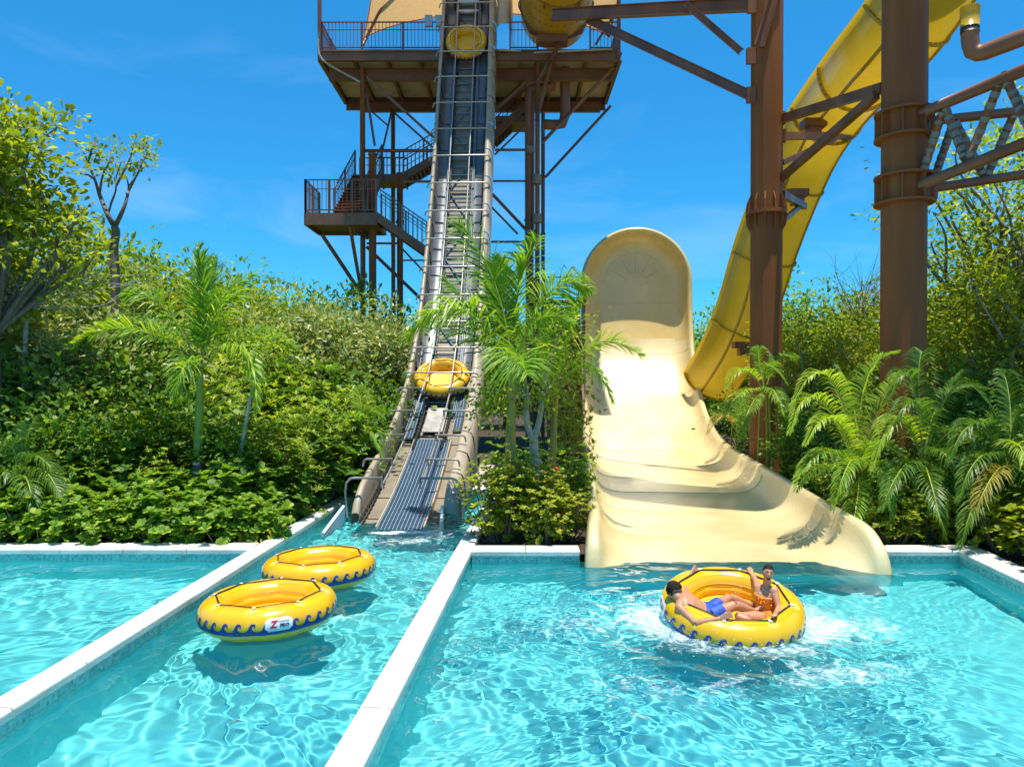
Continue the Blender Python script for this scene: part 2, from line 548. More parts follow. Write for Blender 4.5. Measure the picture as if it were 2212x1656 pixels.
def belt_mat():
    m, nt, b = new_mat("blue_modular_belt")
    N, Lk = nt.nodes, nt.links
    uv = N.new("ShaderNodeUVMap")
    sx = N.new("ShaderNodeSeparateXYZ"); Lk.new(uv.outputs[0], sx.inputs[0])

    def band(sock, k, w):
        a = N.new("ShaderNodeMath"); a.operation = 'MULTIPLY'; a.inputs[1].default_value = k; Lk.new(sock, a.inputs[0])
        f = N.new("ShaderNodeMath"); f.operation = 'FRACT'; Lk.new(a.outputs[0], f.inputs[0])
        l = N.new("ShaderNodeMath"); l.operation = 'LESS_THAN'; l.inputs[1].default_value = w; Lk.new(f.outputs[0], l.inputs[0])
        return l
    st = band(sx.outputs[0], 11.0, .10)
    rw = band(sx.outputs[1], 14.0, .3)
    nz = N.new("ShaderNodeTexNoise"); nz.inputs["Scale"].default_value = 3
    tc = N.new("ShaderNodeTexCoord"); Lk.new(tc.outputs["Object"], nz.inputs["Vector"])
    rp = N.new("ShaderNodeValToRGB")
    rp.color_ramp.elements[0].color = (.020, .048, .085, 1); rp.color_ramp.elements[1].color = (.05, .105, .16, 1)
    Lk.new(nz.outputs["Fac"], rp.inputs[0])
    m1 = N.new("ShaderNodeMix"); m1.data_type = 'RGBA'; m1.inputs[7].default_value = (.012, .02, .045, 1)
    Lk.new(rw.outputs[0], m1.inputs[0]); Lk.new(rp.outputs[0], m1.inputs[6])
    m2 = N.new("ShaderNodeMix"); m2.data_type = 'RGBA'; m2.inputs[7].default_value = (.40, .48, .55, 1)
    Lk.new(st.outputs[0], m2.inputs[0]); Lk.new(m1.outputs[2], m2.inputs[6])
    Lk.new(m2.outputs[2], b.inputs["Base Color"])
    b.inputs["Roughness"].default_value = .32
    return m


M['belt'] = belt_mat()

# ------------------------------------------------------------------ setting: ground, pool, water
COP = .22                                   # top of the coping above the water


def x_left(Y): return -5.25 + .045 * (Y - 7.3)          # outer edge of the long left wall
def x_div(Y): return -1.566 + .066 * (Y - 6.19)         # left edge of the channel divider
def x_right(Y): return 8.40 + .10 * (Y - 13.85)


YL, YR, YC = 13.9, 13.75, 21.3               # back of left pool, right pool, channel
g = MB()
ZG = .10


def quad(a, b, c, d, z=ZG, mb=g):
    mb.add([(p[0], p[1], z) for p in (a, b, c, d)], [(0, 1, 2, 3)])


FAR = 900
quad((-FAR, YC + .2), (FAR, YC + .2), (FAR, FAR), (-FAR, FAR))
quad((-FAR, YL + .2), (x_left(YL) + .1, YL + .2), (x_left(YC) + .1, YC + .2), (-FAR, YC + .2))
quad((x_div(YR) + .15, YR + .2), (1.42, YR + .2), (2.1, YC + .2), (x_div(YC) + .15, YC + .2))
quad((6.75, YR + .2), (FAR, YR + .2), (FAR, YC + .2), (7.4, YC + .2))
quad((x_right(0) + .2, 0), (FAR, 0), (FAR, YR + .2), (x_right(YR) + .2, YR + .2))
quad((-FAR, -FAR), (FAR, -FAR), (FAR, 0), (-FAR, 0))
quad((-FAR, 0), (-15.8, 0), (-15.8, YL + .2), (-FAR, YL + .2))
ground = g.build("ground", M['mulch'], kind='structure')
pv = MB()
quad((x_div(21.4) - 4.2, 21.45), (1.2, 21.45), (1.8, 27.5), (-4.0, 27.5), ZG + .06, pv)
quad((-60, -40), (60, -40), (60, -.4), (-60, -.4), ZG + .06, pv)
pave = pv.build("paving", M['concrete'], kind='structure')

pf = MB()
quad((-16, -.5), (9.5, -.5), (9.5, 22), (-16, 22), -1.38, pf)
pf.add([(1.0, YR - .25, -1.38), (7.2, YR - .25, -1.38), (7.2, YR - .25, -.12), (1.0, YR - .25, -.12)], [(0, 1, 2, 3)])
floor = pf.build("pool_floor", M['plaster'], kind='structure')
floor.cycles.is_caustics_receiver = True


def pool_wall(label, a, b, w, tile, side=1, ends=True):
    """a,b: the edge line; the wall lies to the right of a->b when side=1; coping, mosaic band and plaster below"""
    a = Vector((a[0], a[1], 0)); b = Vector((b[0], b[1], 0))
    d = (b - a).normalized(); s = Vector((d.y, -d.x, 0)) * side
    r = thing("pool_wall", label, "pool wall", (a + b) / 2 + s * w / 2)
    c = MB()
    L = (b - a).length
    n = max(1, int(L / .02 / 60))
    pr = []
    rad = .035
    for cx_, cz_, a0 in ((rad - .02, COP - rad, 180), (w - rad + .02, COP - rad, 90)):
        for k in range(5):
            an = R(a0 - k * 22.5)
            pr.append((cx_ + rad * math.cos(an), cz_ + rad * math.sin(an)))
    pr = [(-.02, COP - .10)] + pr + [(w + .02, COP - .10)]
    slabs = max(1, round(L / 1.2))
    for i in range(slabs):
        p0 = a + d * (L * i / slabs + (.007 if i else 0)); p1 = a + d * (L * (i + 1) / slabs - (.007 if i < slabs - 1 else 0))
        c.rings([[p + s * x + Vector((0, 0, z)) for x, z in pr] for p in (p0, p1)], True, False, True, 0, False, flip=side < 0)
    c.build("coping", M['coping'], r)
    t = MB()
    P = [a, b, b + s * w, a + s * w]
    q0 = [p + Vector((0, 0, -.16)) for p in P]; q1 = [p + Vector((0, 0, COP - .105)) for p in P]
    t.hexa(q0 + q1)
    t.build("mosaic_band", tile, r)
    e = MB()
    q0 = [p + Vector((0, 0, -1.4)) for p in P]; q1 = [p + Vector((0, 0, -.162)) for p in P]
    e.hexa(q0 + q1)
    o = e.build("plaster_base", M['plaster'], r)
    o.cycles.is_caustics_receiver = True
    return r


pool_wall("long narrow pool wall between the open pool and the raft channel", (x_left(.2), .2), (x_left(YC), YC), .30, M['tile_y'])
pool_wall("white topped divider wall between the raft channel and the splash pool", (x_div(.2), .2), (x_div(YC), YC), .29, M['tile_y'])
pool_wall("coping wall at the foot of the broad leaved shrub bed", (-15.8, YL), (x_left(YL) - .021, YL), .5, M['tile_x'], -1)
pool_wall("short coping wall in front of the palm planter", (x_div(YR) + .311, YR), (1.27, YR), .42, M['tile_x'], -1)
pool_wall("coping wall from the wide slide to the pool corner", (6.95, YR), (x_right(YR), YR), .45, M['tile_x'], -1)
pool_wall("angled coping wall below the feathery palms at the frame edge", (x_right(.2), .2), (x_right(YR + .45), YR + .45), .5, M['tile_y'])
pool_wall("back wall of the raft channel behind the conveyor foot", (x_left(YC) + .32, YC - .02), (x_div(YC) - .021, YC - .02), .4, M['tile_x'], -1)
# hidden near ends of the pools
pool_wall("near end wall of the pools below the camera", (-15.8, .2), (9, .2), .4, M['tile_x'], 1)
pool_wall("far side wall of the open pool", (-15.8, .2), (-15.8, YL + .5), .4, M['tile_y'], -1)


def wave_field(X, Y, seed, amp, lmin, lmax, n, src=None):
    r = np.random.default_rng(seed)
    wx = X + .35 * np.sin(.9 * Y + 1.3 + seed) + .2 * np.sin(1.7 * X + 2.1 * Y)
    wy = Y + .35 * np.sin(.8 * X + .4 * seed) + .2 * np.sin(1.5 * Y - 1.9 * X + 2)
    Z = np.zeros_like(X)
    for i in range(n):
        lam = lmin * (lmax / lmin) ** r.random()
        k = 2 * np.pi / lam
        a = r.random() * 2 * np.pi
        Z += lam * np.sin(k * (wx * np.cos(a) + wy * np.sin(a)) + r.random() * 7)
    Z *= amp / math.sqrt(n)
    return Z


def water_patch(x0f, x1f, y0, y1, step, seed, amp, lmin, lmax, n, extra=None):
    ny = int((y1 - y0) / step) + 1
    W = max(abs(x1f(y) - x0f(y)) for y in (y0, y1))
    nx = int(W / step) + 1
    ys = np.linspace(y0, y1, ny)
    t = np.linspace(0, 1, nx)
    T, Y = np.meshgrid(t, ys)
    X = x0f(Y) * (1 - T) + x1f(Y) * T
    Z = wave_field(X, Y, seed, amp, lmin, lmax, n)
    if extra is not None: Z = extra(X, Y, Z)
    V = np.stack([X, Y, Z], -1).reshape(-1, 3)
    idx = np.arange(nx * ny).reshape(ny, nx)
    F = np.stack([idx[:-1, :-1], idx[:-1, 1:], idx[1:, 1:], idx[1:, :-1]], -1).reshape(-1, 4)
    o = link_mesh("pool_water", np_mesh("pool_water", V, F, True), [M['water']])
    o["kind"] = 'structure'
    o.cycles.is_caustics_caster = True
    return o


RAFT_C = Vector((3.125, 10.45, .02))


def right_waves(X, Y, Z):
    d = np.sqrt((X - RAFT_C.x) ** 2 + (Y - RAFT_C.y) ** 2)
    calm = np.clip((X - 4.6 + (Y - 8) * .10) / 2.0, 0, 1)
    rough = np.exp(-((d - 1.6) / 1.5) ** 2)
    Z = Z * (1 - .78 * calm) * (1 + .5 * rough)
    Z = Z + .022 * np.exp(-((d - 1.3) / .8) ** 2) * np.sin(d * 9.5) * (1 - .5 * calm)
    return Z


water_patch(lambda y: -15.6 + 0 * y, lambda y: x_left(y) + .02, .5, YL + .02, .026, 3, .0155, .17, 1.5, 44)
water_patch(lambda y: x_left(y) + .28, lambda y: x_div(y) + .02, .5, YC + .0, .021, 5, .0170, .15, 1.0, 60)
water_patch(lambda y: x_div(y) + .27, lambda y: x_right(y) + .02, .5, YR + .02, .020, 9, .0175, .13, .8, 64, right_waves)


# white water stirred up by the landing raft and by the belt
def foam_mat():
    m, nt, b = new_mat("white_water")
    N, Lk = nt.nodes, nt.links
    b.inputs["Base Color"].default_value = (.80, .90, .92, 1)
    b.inputs["Roughness"].default_value = .5
    at = N.new("ShaderNodeAttribute"); at.attribute_name = "foam"
    tc = N.new("ShaderNodeTexCoord")
    n1 = N.new("ShaderNodeTexNoise"); n1.inputs["Scale"].default_value = 3.4; n1.inputs["Detail"].default_value = 9; n1.inputs["Roughness"].default_value = .68; n1.inputs["Distortion"].default_value = 1.6
    Lk.new(tc.outputs["Object"], n1.inputs["Vector"])
    ad = N.new("ShaderNodeMath"); ad.operation = 'MULTIPLY_ADD'; ad.inputs[1].default_value = .55
    n2 = N.new("ShaderNodeTexNoise"); n2.inputs["Scale"].default_value = 17; n2.inputs["Detail"].default_value = 6; n2.inputs["Roughness"].default_value = .7
    Lk.new(tc.outputs["Object"], n2.inputs["Vector"])
    nm = N.new("ShaderNodeMix"); nm.inputs[0].default_value = .38
    Lk.new(n1.outputs["Fac"], nm.inputs[2]); Lk.new(n2.outputs["Fac"], nm.inputs[3])
    Lk.new(at.outputs["Fac"], ad.inputs[0]); Lk.new(nm.outputs[0], ad.inputs[2])
    mr = N.new("ShaderNodeMapRange"); mr.interpolation_type = 'SMOOTHSTEP'
    mr.inputs["From Min"].default_value = .70; mr.inputs["From Max"].default_value = .94; mr.inputs["To Max"].default_value = .78
    Lk.new(ad.outputs[0], mr.inputs["Value"])
    tr = N.new("ShaderNodeBsdfTransparent")
    mx = N.new("ShaderNodeMixShader")
    Lk.new(mr.outputs[0], mx.inputs[0]); Lk.new(tr.outputs[0], mx.inputs[1]); Lk.new(b.outputs[0], mx.inputs[2])
    Lk.new(mx.outputs[0], N["Material Output"].inputs["Surface"])
    return m


M['foam'] = foam_mat()


def foam_patch(x0, x1, y0, y1, step, height, dens):
    xs = np.arange(x0, x1, step); ys = np.arange(y0, y1, step)
    X, Y = np.meshgrid(xs, ys)
    Z = height(X, Y) + .012
    D = dens(X, Y)
    V = np.stack([X, Y, Z], -1).reshape(-1, 3)
    idx = np.arange(X.size).reshape(X.shape)
    F = np.stack([idx[:-1, :-1], idx[:-1, 1:], idx[1:, 1:], idx[1:, :-1]], -1).reshape(-1, 4)
    D = D.ravel()
    keep = (D[F].max(1) > .05)
    me = np_mesh("foam", V, F[keep], True)
    at = me.attributes.new("foam", 'FLOAT', 'POINT')
    at.data.foreach_set("value", D.astype(np.float32))
    o = link_mesh("foam", me, [M['foam']])
    o["kind"] = 'stuff'
    return o


def gs(X, Y, x, y, sx, sy): return np.exp(-((X - x) / sx) ** 2 - ((Y - y) / sy) ** 2)


def raft_foam(X, Y):
    d = np.sqrt((X - RAFT_C.x) ** 2 + (Y - RAFT_C.y) ** 2)
    D = .50 * np.exp(-((d - 1.1) / .45) ** 2) + .52 * gs(X, Y, .7, 10.3, 1.7, 1.5) + .62 * gs(X, Y, 3.7, 8.55, 1.5, .5) + .55 * gs(X, Y, 5.0, 10.1, 1.0, 1.1) + .4 * gs(X, Y, 1.6, 8.0, 1.5, .9)
    D -= .45 * gs(X, Y, 2.6, 8.7, .8, .3)
    D *= np.clip((d - .86) / .12, 0, 1) * np.clip((X - x_div(Y) - .35) / .3, 0, 1)
    return np.clip(D * .82, 0, 1.0)


foam_patch(-.9, 6.6, 6.2, 13.2, .06, lambda X, Y: right_waves(X, Y, wave_field(X, Y, 9, .0175, .13, .8, 64)), raft_foam)
foam_patch(-4.3, -1.2, 13.4, 17.4, .06, lambda X, Y: wave_field(X, Y, 5, .0170, .15, 1.0, 60), lambda X, Y: .95 * gs(X, Y, -2.55, 16.28, .62, .16) + .5 * gs(X, Y, -2.4, 15.4, 1.2, .8) + .5 * gs(X, Y, -1.6, 16.4, .5, .7))
dr_ = MB()
for i in range(520):
    a = rnd.uniform(0, 2 * math.pi); q = rnd.random()
    if i < 260: p = RAFT_C + Vector((1.02 * math.cos(a) * rnd.uniform(.98, 1.2), 1.0 * math.sin(a) * rnd.uniform(.98, 1.2), rnd.random() ** 2 * .35 - .05))
    elif i < 310: p = RAFT_C + Vector((rnd.uniform(-.1, .75), rnd.uniform(-.7, -.2), rnd.uniform(.35, .75)))
    else: p = Vector((rnd.gauss(3.7, .9), rnd.gauss(8.5, .4), abs(rnd.gauss(0, .12)) + .02))
    r_ = rnd.uniform(.003, .008)
    dr_.ellipsoid(p, (r_, r_, r_), None, 6, 4)
dr_.build("splash_drops", M['white'], kind='stuff')


# ------------------------------------------------------------------ rafts
RC, RX, RZ, ZC = .735, .215, .220, .165


def tube_pt(th, ph, off=0.0):
    pin = .5 + .5 * math.cos(8 * th)
    k = 1 - .045 * pin ** 3
    r = RC + (RX * k + off) * math.cos(ph)
    return Vector((r * math.cos(th), r * math.sin(th), ZC + (RZ * k + off) * math.sin(ph)))


WAVE = [(-.5, 0), (-.30, .06), (-.2, .2), (-.13, .42), (-.06, .68), (.04, .88), (.15, .98), (.27, .95), (.36, .82), (.39, .64), (.35, .50), (.28, .46),
        (.31, .58), (.28, .70), (.21, .73), (.15, .64), (.13, .48), (.16, .30), (.24, .14), (.36, .05), (.5, 0)]


def inside(poly, x, y):
    c = False
    j = len(poly) - 1
    for i in range(len(poly)):
        (xi, yi), (xj, yj) = poly[i], poly[j]
        if (yi > y) != (yj > y) and x < (xj - xi) * (y - yi) / (yj - yi) + xi: c = not c
        j = i
    return c


def text_mesh(body, size, shear=0.0, bold=.0):
    cu = bpy.data.curves.new("letters", 'FONT')
    cu.body = body; cu.size = size; cu.shear = shear; cu.align_x = 'CENTER'; cu.align_y = 'CENTER'; cu.offset = bold
    cu.resolution_u = 3
    o = bpy.data.objects.new("letters", cu)
    COL.objects.link(o)
    dg = bpy.context.evaluated_depsgraph_get()
    me = bpy.data.meshes.new_from_object(o.evaluated_get(dg))
    vs_ = [v.co.copy() for v in me.vertices]; fs = [tuple(p.vertices) for p in me.polygons]
    bpy.data.objects.remove(o); bpy.data.curves.remove(cu); bpy.data.meshes.remove(me)
    return vs_, fs


LETTER_Z = text_mesh("Z", .12, .25, .006)
LETTER_PRO = text_mesh("PRO", .062, .2, .003)


def make_raft(label, group="yellow rafts"):
    r = thing("inflatable_raft", label, "raft", (0, 0, 0), 0, group)
    t = MB()
    n = 96
    t.rings([[tube_pt(2 * math.pi * i / n, 2 * math.pi * j / 28) for j in range(28)] for i in range(n)], True, True, flip=False)
    # inner backrest step
    t.lathe([(.60 + .10 * math.cos(a), .13 + .10 * math.sin(a)) for a in [2 * math.pi * k / 14 for k in range(15)]], seg=64)
    # welded seams
    for ph in (1.35, 2.2, 2.75):
        t.tube([tube_pt(2 * math.pi * i / 72, ph, -.001) for i in range(72)], .006, 5, True, mat=0)
    t.build("tube", M['raft'], r)
    f = MB()
    f.lathe([(0.001, .085), (.2, .08), (.45, .085), (.58, .10)], seg=48)
    for k in range(6):
        a = k * math.pi / 3 + .3
        f.lathe([(.001, .094), (.02, .094), (.022, .086)], (.43 * math.cos(a), .43 * math.sin(a), 0), 8)
    f.build("raft_floor", M['raft_floor'], r)
    w = MB()
    NW = 32
    dth = 2 * math.pi / NW
    lo, hi, b0 = -.18, .36, -.42
    gx_, gy_ = 24, 20
    for k in range(NW):
        for i in range(gx_):
            for j in range(gy_):
                x = -.5 + (i + .5) / gx_; y = (j + .5) / gy_
                if inside(WAVE, x, y):
                    P = []
                    for a, b in ((0, 0), (1, 0), (1, 1), (0, 1)):
                        P.append(tube_pt((k + (-.5 + (i + a) / gx_)) * dth, lo + (hi - lo) * (j + b) / gy_, .0025))
                    w.add(P, [(0, 1, 2, 3)], 0, True)
    w.rings([[tube_pt(2 * math.pi * i / 144, b0 + (lo - b0) * j / 5 + .012 * (j == 5), .0022) for j in range(6)] for i in range(144)], False, True)
    w.build("wave_print", M['wave_blue'], r)
    bd = MB()
    th0, ph0 = R(22), .18
    hw, hh = .175, .085

    def on_badge(x, y, off):
        return tube_pt(th0 + x / .95, ph0 + y / RZ, off)
    gx2, gy2 = 20, 10
    for i in range(gx2):
        for j in range(gy2):
            x0, x1 = -hw + 2 * hw * i / gx2, -hw + 2 * hw * (i + 1) / gx2
            y0, y1 = -hh + 2 * hh * j / gy2, -hh + 2 * hh * (j + 1) / gy2
            xm, ym = abs((x0 + x1) / 2), abs((y0 + y1) / 2)
            dx, dy = max(0, xm - (hw - .06)), max(0, ym - (hh - .06))
            if dx * dx + dy * dy > .06 ** 2: continue
            bd.add([on_badge(x, y, .0045) for x, y in ((x0, y0), (x1, y0), (x1, y1), (x0, y1))], [(0, 1, 2, 3)], 0, True)
    badge = bd.build("badge", M['white'], r)
    for (vs_, fs), ox, oy, mt, nm in ((LETTER_Z, -.075, 0, 'red', "letter_z"), (LETTER_PRO, .065, -.02, 'ink', "letters_pro")):
        q = MB()
        q.add([on_badge(v.x + ox, v.y + oy, .008) for v in vs_], fs)
        if nm == "letters_pro":
            for i in range(8):
                q.add([on_badge(x, y, .008) for x, y in ((-.01 + .018 * i, .030), (-.01 + .018 * (i + 1), .030), (-.01 + .018 * (i + 1), .036), (-.01 + .018 * i, .036))], [(0, 1, 2, 3)])
        q.build(nm, M[mt], badge)
    st = MB()
    A = [Vector((.735 * math.cos(k * math.pi / 4), .735 * math.sin(k * math.pi / 4), 0)) for k in range(8)]
    for k in range(8):
        a, b = A[k], A[(k + 1) % 8]
        pts = []
        for i in range(9):
            p = a.lerp(b, i / 8)
            rr = math.hypot(p.x, p.y); c = min(1, max(-1, (rr - RC) / RX))
            p.z = ZC + RZ * .97 * math.sqrt(1 - c * c) + .010 + .012 * math.sin(math.pi * i / 8)
            pts.append(p)
        st.tube(pts, .0115, 6, caps=True, flat=.6)
    st.build("grab_strap", M['black'], r)
    for k in range(8):
        th = k * math.pi / 4
        p = MB()
        cells = 10
        for i in range(cells):
            for j in range(cells):
                x = (i + .5) / cells * 2 - 1; y = (j + .5) / cells * 2 - 1
                if x * x + y * y > 1.02: continue
                P = []
                for a, b in ((0, 0), (1, 0), (1, 1), (0, 1)):
                    xx = ((i + a) / cells * 2 - 1) * .075; yy = ((j + b) / cells * 2 - 1) * .075
                    P.append(tube_pt(th + xx / .8, 1.28 + yy / .235, .003))
                p.add(P, [(0, 1, 2, 3)], 0, True)
        pt = p.build("anchor_patch", M['patch'], r)
        bk = MB()
        c = tube_pt(th, 1.5, .016)
        bk.box(c, (.05, .036, .010), th)
        bk.build("buckle", M['white'], pt)
    v = MB()
    for (dth_, s) in ((R(200), .035),):
        c = tube_pt(dth_, .35, .004)
        v.ellipsoid(c, (.012, s, s), Matrix.Rotation(dth_, 3, 'Z'), 12, 6)
    v.build("valve", M['galv'], r)
    return r


raft0 = make_raft("yellow raft floating nearest the camera with its badge facing front", "empty rafts")
raft0.location = (-3.46, 10.42, .03)
raft0.rotation_euler = (R(1.2), R(-.6), R(-86))


def place_raft(loc, rot, label, group="empty rafts"):
    o = copy_tree(raft0)
    o.location = loc
    o.rotation_euler = rot
    o["label"] = label
    if group: o["group"] = group
    return o


place_raft((-3.31, 12.6, .03), (R(.5), R(.8), R(-185)), "yellow raft floating half hidden behind the nearer floating one")
people_raft = place_raft(RAFT_C, (R(12), R(-1), 0), "yellow raft tilted on the splash carrying a man and a woman", "empty rafts")
del people_raft["group"]
people_raft.rotation_euler = (Matrix.Rotation(R(12), 3, 'X') @ Matrix.Rotation(R(156), 3, 'Z')).to_euler()
people_raft.scale = (1.05, 1.05, 1.05)
RM = Matrix.Translation(RAFT_C) @ (Matrix.Rotation(R(12), 4, 'X'))


def raft_pt(th, r=.735, z=.41): return RM @ (Vector((r * math.cos(R(th)), r * math.sin(R(th)), z)) * 1.05)


# ------------------------------------------------------------------ people
def c5(x, y, Y): return px((2440 + x / 3.687) / 1.736, (2080 + y / 3.687) / 1.736, Y + .64)


def head_frame(fwd, up):
    f = Vector(fwd).normalized(); u = Vector(up); u = (u - f * u.dot(f)).normalized(); s = f.cross(u).normalized()
    return Matrix((s, f, u)).transposed()


def head_pts(c, Mh, k=1.0, seg=36, rg=28, grow=0.0, open_mouth=0.0):
    rs = []
    for i in range(rg + 1):
        z = -math.cos(math.pi * i / rg)
        q = math.sqrt(max(0, 1 - z * z)) + 1e-3
        ring = []
        for j in range(seg):
            a = 2 * math.pi * j / seg
            x = q * math.cos(a); y = q * math.sin(a)
            X = x * (.074 + grow); Yy = y * (.095 + grow); Z = z * (.116 + grow)
            if z < 0:                                   # jaw narrows, chin forward
                X *= 1 + .24 * z; Yy *= 1 + .14 * z
                Yy += -.022 * z * (1 if y > 0 else .4)
                Z -= open_mouth * max(0, -z - .25) * (1 if y > 0 else .3)
            if y < 0 and z < -.1: Yy *= 1 - .25 * min(1, (-z - .1) * 1.5)
            if grow == 0 and y > 0:
                front = min(1, max(0, y) ** 3 * 1.6)
                Yy += .026 * math.exp(-((x / .15) ** 2) - ((z + .17) / .17) ** 2) * front      # nose
                Yy += .010 * math.exp(-((x / .11) ** 2) - ((z - .02) / .16) ** 2) * front      # bridge
                Yy -= .007 * math.exp(-(((abs(x) - .38) / .17) ** 2) - ((z - .10) / .11) ** 2)  # eye sockets
                Yy += .006 * math.exp(-((x / .5) ** 2) - ((z - .27) / .09) ** 2)               # brow
                Yy += .006 * math.exp(-((abs(x) - .5) / .18) ** 2 - ((z + .12) / .16) ** 2)    # cheeks
            ring.append(Vector(c) + Mh @ (Vector((X, Yy, Z)) * k))
        rs.append(ring)
    return rs


def add_hand(mb, wrist, palm, grip, back, k=1.0, side=1):
    """flat palm between wrist and grip, four fingers curling over the strap and a thumb from the side"""
    wrist = Vector(wrist); palm = Vector(palm); lat = Vector(grip).normalized(); back = Vector(back).normalized()
    fw = (palm - wrist).normalized()
    lat = (lat - fw * lat.dot(fw)).normalized()
    for o in (-.026, -.009, .009, .026):
        mb.tube([wrist + lat * o * .55, palm + lat * o - fw * .02, palm + lat * o + fw * .022], [.017 * k, .015 * k, .0125 * k], 8)
    for i, (o, L) in enumerate(((-.030, .88), (-.010, 1.0), (.010, .97), (.030, .78))):
        b = palm + lat * o * 1.1 * k + fw * .022
        p1 = b + fw * .032 * L + back * .008
        p2 = p1 + fw * .022 * L - back * .018
        p3 = p2 - fw * .006 - back * .022
        mb.tube([b - fw * .015, b, p1, p2, p3], [.0105 * k, .0108 * k, .0098 * k, .0088 * k, .0065 * k], 8)
    b = palm - lat * .034 * side * k - fw * .018
    mb.tube([b, b - lat * .022 * side + fw * .020 - back * .006, b - lat * .012 * side + fw * .048 - back * .020], [.014 * k, .012 * k, .008 * k], 8)


def loft(mb, secs, s, seg=20):
    """closed body section: (centre, half width, half depth) along the spine; s points to one shoulder"""
    rs = []
    for i, (c, w, d) in enumerate(secs):
        ax = (secs[min(i + 1, len(secs) - 1)][0] - secs[max(i - 1, 0)][0]).normalized()
        e1 = (s - ax * s.dot(ax)).normalized(); e2 = ax.cross(e1)
        ring = []
        for j in range(seg):
            a = 2 * math.pi * j / seg
            ca, sa = math.cos(a), math.sin(a)
            r_ = 1 / (abs(ca) ** 2.5 + abs(sa) ** 2.5) ** (1 / 2.5)
            ring.append(c + e1 * w * ca * r_ + e2 * d * sa * r_)
        rs.append(ring)
    mb.rings(rs, True, False, True, 0, True)


def fuse(mb, voxel=.007, smooth=3):
    """merge the overlapping volumes into one continuous skin"""
    me = bpy.data.meshes.new("fuse")
    me.from_pydata(mb.v, [], mb.f)
    o = bpy.data.objects.new("fuse", me)
    COL.objects.link(o)
    r_ = o.modifiers.new("remesh", 'REMESH'); r_.mode = 'VOXEL'; r_.voxel_size = voxel; r_.use_smooth_shade = True
    if smooth:
        q = o.modifiers.new("smooth", 'SMOOTH'); q.factor = .5; q.iterations = smooth
    dg = bpy.context.evaluated_depsgraph_get(); dg.update()
    m2 = bpy.data.meshes.new_from_object(o.evaluated_get(dg))
    out = MB()
    out.add([v.co.copy() for v in m2.vertices], [tuple(p.vertices) for p in m2.polygons], 0, True)
    bpy.data.objects.remove(o); bpy.data.meshes.remove(me); bpy.data.meshes.remove(m2)
    return out


UPV = Vector((0, 0, 1))


def limb(mb, a, b, rs, bulge=0.0, seg=14, bend=Vector((0, 0, 0))):
    n = len(rs)
    mb.tube([a.lerp(b, i / (n - 1)) + bend * math.sin(math.pi * i / (n - 1)) for i in range(n)], rs, seg)


